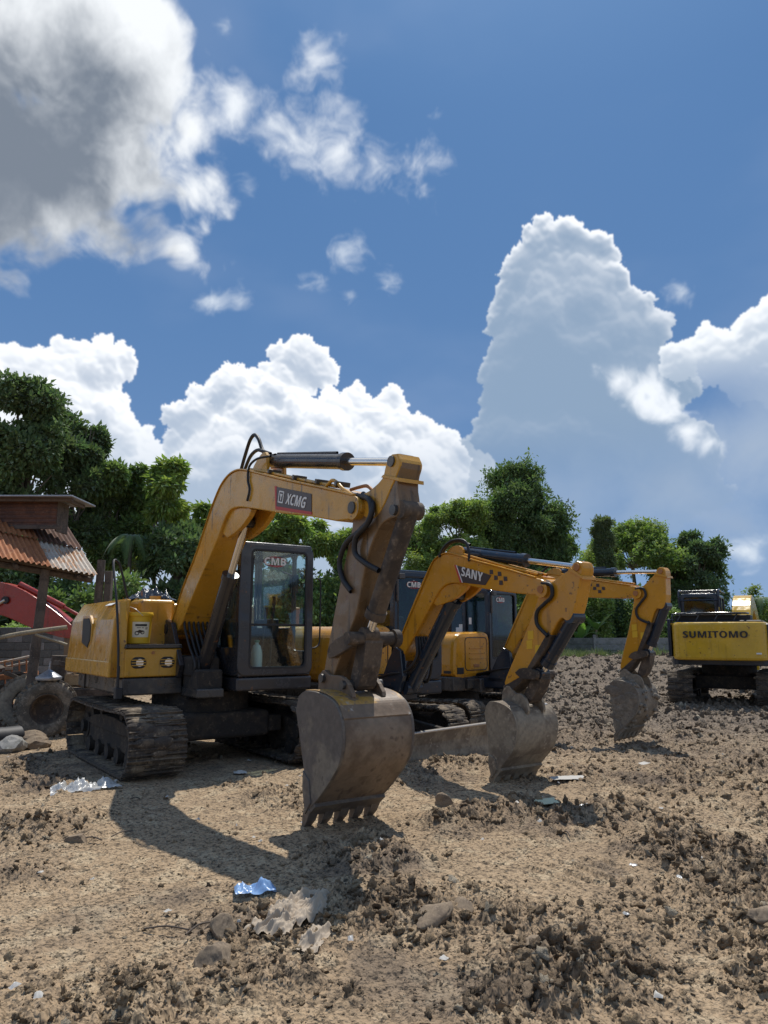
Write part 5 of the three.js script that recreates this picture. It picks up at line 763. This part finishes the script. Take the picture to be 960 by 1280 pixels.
{
  const L = 'undergrowth behind the shed', C = 'trees behind the excavators', B = 'bushes along the back fence';
  tree('broadleaf_tree', 'tallest dark dense tree towering over the shed roof', 'tree', 22, 466, 135, 690, 29, { color: DARK, density: 2.1, trunkR: .25 });
  tree('broadleaf_tree', 'dark dense tree overhanging the shed, behind the tallest one', 'tree', -70, 480, 150, 700, 31, { color: DARK, density: 1.7, trunkR: .25 });
  tree('broadleaf_tree', 'dark tree with ragged rounded top beside the tallest tree', 'tree', 92, 506, 92, 690, 31, { color: DARK, density: 1.9 });
  tree('broadleaf_tree', 'mid green tree stepping down from the ragged dark tree', 'tree', 132, 562, 88, 720, 32, { color: MID, density: 1.6 });
  tree('broadleaf_tree', 'mid green tree with drooping leaves next to the slender pale one', 'tree', 166, 576, 70, 710, 33, { color: MID, density: 1.3, leaf: leafB });
  tree('slender_tree', 'slender pale trunk tree with an airy tiered crown between shed and big boom', 'tree', 204, 574, 66, 668, 31, { color: LIGHT, density: .75, kind: 'tier', bark: M.barkPale, trunkR: .1, leaf: leafB, lean: -.5 });
  tree('slender_tree', 'small slender tree with sparse tiers above the dark round bush', 'tree', 232, 632, 52, 668, 34, { color: LIGHT, density: .55, kind: 'tier', bark: M.barkPale, trunkR: .07, leaf: leafB });
  tree('broadleaf_tree', 'dark rounded tree standing low behind the big excavator hood', 'tree', 222, 655, 96, 790, 30, { color: DARK, density: 1.3 });
  tree('bush', 'mid green undergrowth below the tallest trees', 'bush', 30, 640, 150, 800, 27, { color: DARK, kind: 'bush', density: 1.1, group: L });
  tree('bush', 'mid green undergrowth seen under the shed roof', 'bush', 110, 690, 120, 800, 26, { color: MID, kind: 'bush', density: 1.1 });
  tree('bush', 'bright bush above the block wall behind the red boom', 'bush', 20, 762, 90, 800, 21.5, { color: LIGHT, kind: 'bush', density: 1, size: .25 });
  tree('bush', 'bush of bright leaves behind the oil pail', 'bush', 168, 715, 110, 800, 25, { color: MID, kind: 'bush', density: 1.1 });
  tree('slender_tree', 'thin tiered tree showing under the big boom bend', 'tree', 340, 640, 70, 690, 44.5, { color: LIGHT, density: .65, kind: 'tier', bark: M.barkPale, trunkR: .08, leaf: leafB });
  tree('slender_tree', 'thin tiered tree directly above the dark cab', 'tree', 385, 648, 70, 700, 44.5, { color: LIGHT, density: .7, kind: 'tier', bark: M.barkPale, trunkR: .08, leaf: leafB });
  tree('slender_tree', 'thin tiered tree between the dark cab and the brown stick', 'tree', 428, 662, 60, 720, 44.5, { color: LIGHT, density: .75, kind: 'tier', bark: M.barkPale, trunkR: .08, leaf: leafB });
  tree('bush', 'wide green thicket behind the dark cab', 'bush', 370, 690, 190, 805, 44.5, { color: MID, kind: 'bush', density: 1.1 });
  tree('bush', 'dark green thicket between the dark cab and the brown stick', 'bush', 440, 705, 120, 805, 44.5, { color: DARK, kind: 'bush', density: 1.1 });
  tree('spreading_tree', 'light green layered tree close behind the brown stick', 'tree', 520, 650, 100, 730, 44.5, { color: LIGHT, density: .95, kind: 'tier', leaf: leafC });
  tree('spreading_tree', 'light green layered tree leaning against the big round tree', 'tree', 575, 626, 110, 730, 46, { color: LIGHT, density: .95, kind: 'tier', leaf: leafC });
  tree('bush', 'light green thicket behind the boom of the dozer blade excavator', 'bush', 545, 690, 200, 810, 44.5, { color: LIGHT, kind: 'bush', density: 1.1 });
  tree('broadleaf_tree', 'big round dense tree above the two small excavators', 'tree', 650, 580, 132, 750, 49, { color: [.125, .22, .055], density: 1.5, trunkR: .3 });
  tree('broadleaf_tree', 'smaller mid green tree touching the big round tree', 'tree', 690, 628, 60, 720, 50, { color: MID, density: 1.1 });
  tree('bush', 'bright leafy thicket below the big round tree', 'bush', 700, 690, 120, 810, 45, { color: LIGHT, kind: 'bush', density: 1.1 });
  tree('vine_column', 'dead trunk wrapped in a narrow column of hanging vines', 'tree', 757, 650, 24, 735, 46, { color: [.13, .2, .06], density: 1.5, kind: 'column', size: .2, gap: .1, trunkR: .14 });
  tree('spreading_tree', 'wide flat topped tree spreading behind the vine column', 'tree', 792, 656, 150, 730, 52, { color: LIGHT, density: 1.25, kind: 'umbrella', bark: M.barkPale });
  tree('broadleaf_tree', 'dark ragged tree standing apart near the lemon excavator cab', 'tree', 874, 660, 84, 770, 49, { color: DARK, density: 1.15, kind: 'round' });
  tree('broadleaf_tree', 'mid green tree joining the flat topped and the ragged dark trees', 'tree', 838, 690, 70, 770, 50, { color: MID, density: 1 });
  tree('bush', 'dark green thicket behind the upright orange stick', 'bush', 760, 728, 130, 815, 47, { color: DARK, kind: 'bush', density: 1.2 });
  tree('bush', 'bright green bush between the upright orange stick and the lemon excavator', 'bush', 826, 738, 110, 815, 46, { color: LIGHT, kind: 'bush', density: 1.2 });
  tree('bush', 'bright green bush above the lemon excavator cab', 'bush', 886, 732, 100, 815, 47, { color: MID, kind: 'bush', density: 1.2 });
  tree('bush', 'pale green bush between the lemon excavator cab and its boom', 'bush', 960, 732, 110, 815, 46, { color: LIGHT, kind: 'bush', density: 1.2 });
  tree('bush', 'green bush behind the boom of the lemon excavator', 'bush', 1040, 728, 110, 815, 47, { color: MID, kind: 'bush', density: 1.1 });
  // areca palm among the left trees
  const frond = (L, dir, droop, n, wid) => { const out = [], r = rng(Math.round(dir * 100)), P = (t) => V(Math.cos(dir) * L * t * (1 - .25 * t), L * (.35 * t - droop * t * t), Math.sin(dir) * L * t * (1 - .25 * t)); for (let i = 0; i < n; i++) { const t = .15 + .85 * i / n, p = P(t), q = P(Math.min(1, t + .04)), d = q.clone().sub(p).normalize(), s = d.clone().cross(V(0, 1, 0)).normalize(), l = wid * Math.sin(Math.PI * (.12 + .85 * t)) * (.9 + .2 * r()); for (const k of [-1, 1]) { const tip = p.clone().addScaledVector(s, k * l * .8).addScaledVector(d, l * .6).add(V(0, -.35 * l, 0)), w = d.clone().multiplyScalar(.035); for (const v of [p.clone().sub(w), p.clone().add(w), tip]) out.push(v.x, v.y, v.z); } } return out; };
  const palm = (label, u, top, d, H2) => { const px = d / F, x = (u - 480) * px, t = thing('palm_tree', label, 'palm', [x, 0, -d]), h = EYE + (HORIZON - top) * px - .5; mesh('trunk', [cyl([0, -.2, 0], [.05, h, 0], .1, .07, 10)], M.bark, t); for (let i = 0; i < 9; i++) { const g = new THREE.BufferGeometry(); g.setAttribute('position', new THREE.Float32BufferAttribute(frond(H2, i * .7, .95 + .35 * (i % 3) / 2, 26, .34), 3)); g.computeVertexNormals(); const m = mesh('frond', g, leafMat(DARK), t); m.position.set(.05, h, 0); } };
  palm('small dark palm among the trees next to the shed', 160, 655, 30, 1.5);
  palm('small palm peeking over the bushes behind the lemon excavator', 948, 738, 45, 1.8);
  // banana plants by the panel wall
  for (const [u, v, d, lab] of [[742, 760, 43.5, 'banana plant with upright bright leaf beside the orange stick'], [722, 785, 43.2, 'short banana plant at the foot of the bright thicket']]) {
    const px = d / F, x = (u - 480) * px, y = baseHeight(x, -d), t = thing('banana_plant', lab, 'plant', [x, y, -d]), h = EYE + (HORIZON - v) * px - y; mesh('stem', [cyl([0, -.1, 0], [0, h * .55, 0], .1, .07, 8)], M.bamboo, t);
    for (let i = 0; i < 6; i++) { const a = i * 1.1 + u, n = 8, L = 1.5, pos = [], idx = []; for (let k = 0; k <= n; k++) { const s = k / n, w = .24 * Math.sin(Math.PI * Math.min(1, s * .95 + .05)), rx = Math.cos(a) * L * s * .7, rz = Math.sin(a) * L * s * .7, y2 = h * .5 + L * (1.0 * s - .75 * s * s * (i % 2 ? 1 : .4)); for (const q of [-1, 0, 1]) pos.push(rx - Math.sin(a) * w * q, y2 + (q ? .05 : 0), rz + Math.cos(a) * w * q); } for (let k = 0; k < n; k++) for (const q of [0, 1]) { const b = k * 3 + q; idx.push(b, b + 1, b + 3, b + 1, b + 4, b + 3); } const g = new THREE.BufferGeometry(); g.setAttribute('position', new THREE.Float32BufferAttribute(pos, 3)); g.setIndex(idx); g.computeVertexNormals(); mesh('leaf', g, leafMat([.16, .33, .04]), t); }
  }
}

// ---------------------------------------------------------------- things left on and in the big excavator
big.updateMatrixWorld(true);
const onBig = (x, y, z) => V(x, y, z).applyMatrix4(big.matrixWorld).toArray();
{
  const p = thing('oil_pail', 'yellow plastic oil pail with a white label on the big excavator toolbox', 'pail', onBig(.22, 1.455, .84), turnOf(XC.a));
  mesh('body', [new THREE.LatheGeometry([[0, 0], [.14, 0], [.148, .01], [.17, .34], [.172, .345]].map(([a, b]) => new THREE.Vector2(a, b)), 36)], M.amber, p);
  mesh('rim', [new THREE.LatheGeometry([[.17, .33], [.182, .335], [.182, .365], [.176, .37], [.176, .385], [.168, .385], [.166, .33]].map(([a, b]) => new THREE.Vector2(a, b)), 36)], M.amber, p);
  const cv = document.createElement('canvas'); cv.width = 256; cv.height = 256; const c = cv.getContext('2d'); c.fillStyle = '#d8d2bc'; c.fillRect(0, 0, 256, 256); c.fillStyle = '#c9a227'; c.fillRect(0, 0, 256, 18); c.fillStyle = '#2d2b28'; c.fillRect(40, 52, 170, 34); c.fillStyle = '#55524c'; for (const [x, y, w] of [[60, 104, 60], [130, 104, 34], [186, 104, 40], [186, 122, 34]]) c.fillRect(x, y, w, 11);
  c.strokeStyle = '#241d18'; c.lineWidth = 13; for (const [x, y, r] of [[68, 192, 27], [146, 180, 24]]) { c.beginPath(); c.arc(x, y, r, 0, 7); c.stroke(); } c.fillStyle = '#3a2a1c'; c.beginPath(); c.moveTo(60, 176); c.lineTo(96, 140); c.lineTo(128, 146); c.lineTo(160, 176); c.lineTo(110, 190); c.fill();
  const t = new THREE.CanvasTexture(cv); t.colorSpace = THREE.SRGBColorSpace;
  const g = new THREE.CylinderGeometry(.1665, .154, .2, 24, 1, true, Math.PI / 2 - .25, 1.35).translate(0, .18, 0); const lm = new THREE.Mesh(g, new THREE.MeshStandardMaterial({ map: t, roughness: .6, side: THREE.DoubleSide })); lm.name = 'label'; p.add(lm); lm.rotation.y = -.45;
  mesh('handle', [tube([[.18, .34, 0], [.15, .42, .09], [0, .45, .14], [-.15, .42, .09], [-.18, .34, 0]], .006, 6, 30)], M.wear, p);
  // black plastic bag on the hood
  const sheetOf = (w, d, h, seed, n = 36, f = 5) => { const g2 = new THREE.PlaneGeometry(w, d, n, n).rotateX(-Math.PI / 2), q = g2.attributes.position; for (let i = 0; i < q.count; i++) { const x = q.getX(i), z = q.getZ(i), e = Math.max(Math.abs(x) / w, Math.abs(z) / d) * 2, wq = fbm2(x * f * .7 + seed, z * f * .7, 2) * 2.2; let a = 0, am = .6, ff = f; for (let q2 = 0; q2 < 4; q2++) { const v = 1 - Math.abs(2 * n3(x * ff * 1.5 + wq + seed, z * ff * .6 + wq, seed + q2 * 3) - 1); a += am * v * v; am *= .5; ff *= 2.1; } q.setXYZ(i, x * (.8 + .4 * fbm2(x * 4 + seed, z * 4, 2)), h * (a * 1.25 - .28) * (1 - .6 * e * e) + .012 - .05 * e * e * e * h / .1 * fbm2(x * 9 + seed, z * 9, 2), z * (.8 + .4 * fbm2(x * 4, z * 4 + seed, 2))); } g2.computeVertexNormals(); return g2; };
  const lay = (name, w, d, h, seed, mat, x, z, turn, label, cat, n) => { const m = solo(name, boxUV(sheetOf(w, d, h, seed, n, 9)), mat, label, cat); m.position.set(x, gy(x, z) + .012, z); m.rotation.y = turn; return m; };
  const bag = solo('plastic_bag', boxUV(sheetOf(.55, .42, .2, 3, 40, 5)), M.blackGloss, 'crumpled black plastic bag on top of the big excavator hood', 'bag'); bag.position.set(...onBig(-.42, 2.03, .5)); bag.material.side = THREE.DoubleSide;
  const jug = thing('plastic_jug', 'pale plastic jug standing inside the big excavator cab', 'jug', onBig(.9, 1.125, -.46), turnOf(XC.a)); mesh('body', [new THREE.LatheGeometry([[0, 0], [.08, 0], [.088, .015], [.088, .22], [.06, .3], [.03, .325], [.03, .345], [0, .345]].map(([a, b]) => new THREE.Vector2(a, b)), 24).scale(1, 1, .75)], plain(.55, .62, .55, { roughness: .35 }), jug); mesh('cap', [cyl([0, .345, 0], [0, .375, 0], .034)], plain(.08, .25, .2), jug);
  // ---------------------------------------------------------------- litter on the ground
  lay('plastic_bag', .62, .34, .11, 11, M.film, -3.05, -7.89, .5, 'crumpled clear plastic bag in front of the big excavator track', 'bag', 44);
  lay('plastic_bag', .24, .17, .07, 17, M.filmBlue, -.78, -4.78, .2, 'small blue plastic bag on the mud', 'bag', 24);
  lay('cloth_rag', .26, .62, .11, 23, M.cloth, -.5, -4.42, -.5, 'long dirty beige rag lying between the mud clods', 'rag', 72);
  lay('cloth_rag', .14, .3, .07, 29, M.cloth, -.36, -4.1, -.2, 'short piece of beige rag beside the long rag', 'rag', 44);
  lay('paper_sheet', .42, .2, .02, 31, M.paper, 1.94, -8.09, .15, 'white sheet lying by the grey bucket', 'paper', 12);
  lay('paper_sheet', .2, .12, .02, 37, M.paper, 3.1, -9.2, .6, 'white scrap lying beyond the grey bucket', 'paper', 10);
  lay('paper_sheet', .16, .12, .03, 41, M.paper, -1.62, -8.7, .3, 'white scrap in the shade under the big excavator', 'paper', 10);
  const cd = solo('cardboard', [bx(-.1, .1, 0, .006, -.07, .07, .002, 1)], M.card, 'small pale green card lying flat on the mud', 'card'); cd.position.set(1.46, gy(1.46, -7.0) + .02, -7.0); cd.rotation.set(.12, .15, .05);
  const r = rng(99);
  for (let i = 0; i < 46; i++) { const d = 3.4 + Math.pow(r(), 1.6) * 9, u = (r() - .5) * 1.0, x = u * d, z = -d; const m = solo('litter_scrap', boxUV(sheetOf(.02 + .035 * r(), .012 + .03 * r(), .02, i, 5, 40)), i % 3 ? M.paper : M.film, 'tiny white scrap trodden into the mud', 'scrap', 'white scraps in the mud'); m.position.set(x, gy(x, z) + .012, z); m.rotation.y = r() * 6; }
  for (let i = 0; i < 8; i++) { const x = -2.6 + r() * 5.4, z = -3.6 - r() * 4.5, L = .1 + .25 * r(), a = r() * 3, y = gy(x, z) + .015; solo('twig', [tube([[x, y, z], [x + Math.cos(a) * L * .5, y + .02, z + Math.sin(a) * L * .45], [x + Math.cos(a) * L, y + .01, z + Math.sin(a) * L]], .005, 5, 6)], M.timber, 'thin dry twig lying on the mud', 'twig', 'twigs on the mud'); }
  // stones that stand out
  const rock = (x, z, a, b, c, seed, label, group) => {        // broken lumps: a rough ball cut flat by a few planes
    const g2 = mergeVertices(new THREE.IcosahedronGeometry(1, 5).deleteAttribute('uv').deleteAttribute('normal')), q = g2.attributes.position, rr = rng(seed * 31 + 5), cuts = [];
    for (let i = 0; i < 9; i++) cuts.push([V(rr() * 2 - 1, (rr() * 2 - 1) * .8, rr() * 2 - 1).normalize(), .5 + .35 * rr()]);
    for (let i = 0; i < q.count; i++) { const v = V().fromBufferAttribute(q, i); for (const [n, d] of cuts) { const t = v.dot(n) - d; if (t > 0) v.addScaledVector(n, -t); } v.multiplyScalar(1 + .16 * (n3(v.x * 4 + seed, v.y * 4, v.z * 4) - .5) + .13 * (n3(v.x * 11 + seed, v.y * 11, v.z * 11) - .5) + .07 * (n3(v.x * 24, v.y * 24 + seed, v.z * 24) - .5)); q.setXYZ(i, v.x * a * 1.25, v.y * b * 1.3, v.z * c * 1.25); }
    g2.computeVertexNormals(); const m = solo('stone', boxUV(g2), M.stone, label, 'stone', group); m.position.set(x, gy(x, z) + b * .2, z); m.rotation.set(.1, seed, .08);
  };
  rock(.26, -4.3, .14, .035, .07, 1, 'flat slab of stone among the clods beside the beige rags');
  rock(.44, -4.52, .07, .03, .05, 2, 'smaller flat stone behind the flat slab');
  rock(-.8, -3.84, .085, .06, .075, 3, 'squat brown stone near the beige rags and a twig');
  rock(-.85, -4.2, .06, .06, .055, 4, 'dark upright lump of stone touching the long rag');
  rock(.78, -4.0, .12, .05, .1, 6, 'pale flat stone on the clods by the cleat prints');
  rock(-2.35, -6.0, .09, .06, .08, 7, 'earth covered stone between the clear and the blue plastic bags');
  rock(2.02, -4.2, .07, .05, .08, 8, 'small angular stone lying beyond the cleat prints');
  rock(.55, -7.15, .09, .07, .08, 9, 'dark stone standing alone between the big and the grey bucket');
  // ---------------------------------------------------------------- clods and grit, far too many to count
  const clod = (seed, det) => { const g2 = mergeVertices(new THREE.IcosahedronGeometry(1, det).deleteAttribute('uv').deleteAttribute('normal')), q = g2.attributes.position; for (let i = 0; i < q.count; i++) { const v = V().fromBufferAttribute(q, i); v.multiplyScalar(.35 + .9 * n3(v.x * 1.6 + seed, v.y * 1.6, v.z * 1.6) + .8 * (n3(v.x * 3.7 + seed, v.y * 3.7, v.z * 3.7) - .5) + .5 * (n3(v.x * 8 + seed, v.y * 8, v.z * 8) - .5)); q.setXYZ(i, v.x, v.y * .6, v.z * .85); } g2.computeVertexNormals(); return boxUV(mergeVertices(g2)); };
  const earth = new THREE.MeshStandardMaterial({ color: new THREE.Color(1, 1, 1), map: rep(tex(256, (u, v) => { const k = .7 + .6 * pfbm(u, v, 12, 5, .65); return [k * .8, k * .8, k * .78]; }), .5), bumpMap: grain, bumpScale: .01, roughness: 1 });
  const o = new THREE.Object3D(), col = new THREE.Color();
  for (let v = 0; v < 4; v++) {
    const L = [], rr = rng(700 + v), fine = v === 3; let guard = 0;
    while (L.length < (fine ? 36000 : 11000) && guard++ < 200000) {
      const d = fine ? 2.7 * Math.pow(4.2, Math.pow(rr(), .8)) : 2.7 * Math.pow(17, Math.pow(rr(), .85)), u = (rr() - .5) * 1.25, x = u * d, z = -d, m = rough(x, z);
      if (fine ? rr() > .25 + .75 * sstep(.35, .6, n2(x * 2.5, z * 2.5) * .5 + n2(x * 7, z * 7) * .5) : rr() > Math.pow(m, 1.4) * .96 + .02) continue;
      const s = fine ? (.0025 + .0085 * Math.pow(rr(), 2)) * (.6 + d * .1) : (.005 + .03 * Math.pow(rr(), 4)) * (.7 + .8 * m) * (1 + sstep(6, 30, d) * 2.2);
      L.push([x, gy(x, z) + s * (fine ? 0 : .05 + .2 * rr()), z, s, m]);
    }
    const im = new THREE.InstancedMesh(clod(v * 5 + 1, fine ? 1 : 2), earth, L.length);
    L.forEach(([x, y, z, s, m], i) => { o.position.set(x, y, z); if (fine) o.rotation.set((rr() - .5) * .6, rr() * 6, (rr() - .5) * .6); else o.rotation.set(rr() * 6, rr() * 6, rr() * 6); o.scale.set(s * (.8 + .7 * rr()), s * (fine ? .45 : .7 + .5 * rr()), s * (.8 + .5 * rr())); o.updateMatrix(); im.setMatrixAt(i, o.matrix); const b = (fine ? .8 : .72) + .5 * rr(), c2 = rr() < (fine ? .15 : .06) ? [.5, .42, .31] : earthColour(x, z)[0]; col.setRGB(c2[0] * b, c2[1] * b, c2[2] * b); im.setColorAt(i, col); });
    im.name = ['mud_clods', 'earth_lumps', 'soil_crumbs', 'grit'][v]; im.userData = { kind: 'stuff', label: ['churned brown mud clods strewn over the yard', 'rounded lumps of dug earth strewn over the yard', 'crumbly soil pieces strewn over the yard', 'gritty earth bits strewn over the yard'][v], category: 'mud' }; scene.add(im);
  }
  // grass at the back
  const bl = [], rb = rng(4); for (let i = 0; i < 26; i++) { const a = rb() * 6.28, x = (rb() - .5) * .5, z = (rb() - .5) * .5, h = .12 + .25 * rb(), w = .02; bl.push(x - w, 0, z, x + w, 0, z, x + Math.cos(a) * .15, h, z + Math.sin(a) * .15); }
  const gg = new THREE.BufferGeometry(); gg.setAttribute('position', new THREE.Float32BufferAttribute(bl, 3)); gg.computeVertexNormals();
  const gr = new THREE.InstancedMesh(gg, leafMat([.15, .2, .06]), 700), rg = rng(8);
  for (let i = 0; i < 700; i++) { const d = 39 + rg() * 3.2, x = lerp(-5, 34, rg()); o.position.set(x, gy(x, -d) - .03, -d); o.rotation.set(0, rg() * 6, 0); o.scale.setScalar(.7 + .8 * rg()); o.updateMatrix(); gr.setMatrixAt(i, o.matrix); }
  gr.name = 'grass'; gr.userData = { kind: 'stuff', label: 'strip of rough grass along the panel wall', category: 'grass' }; scene.add(gr);
}
scene.traverse((o) => { if (o.isMesh) { o.castShadow = true; o.receiveShadow = true; } });
renderer.render(scene, camera);
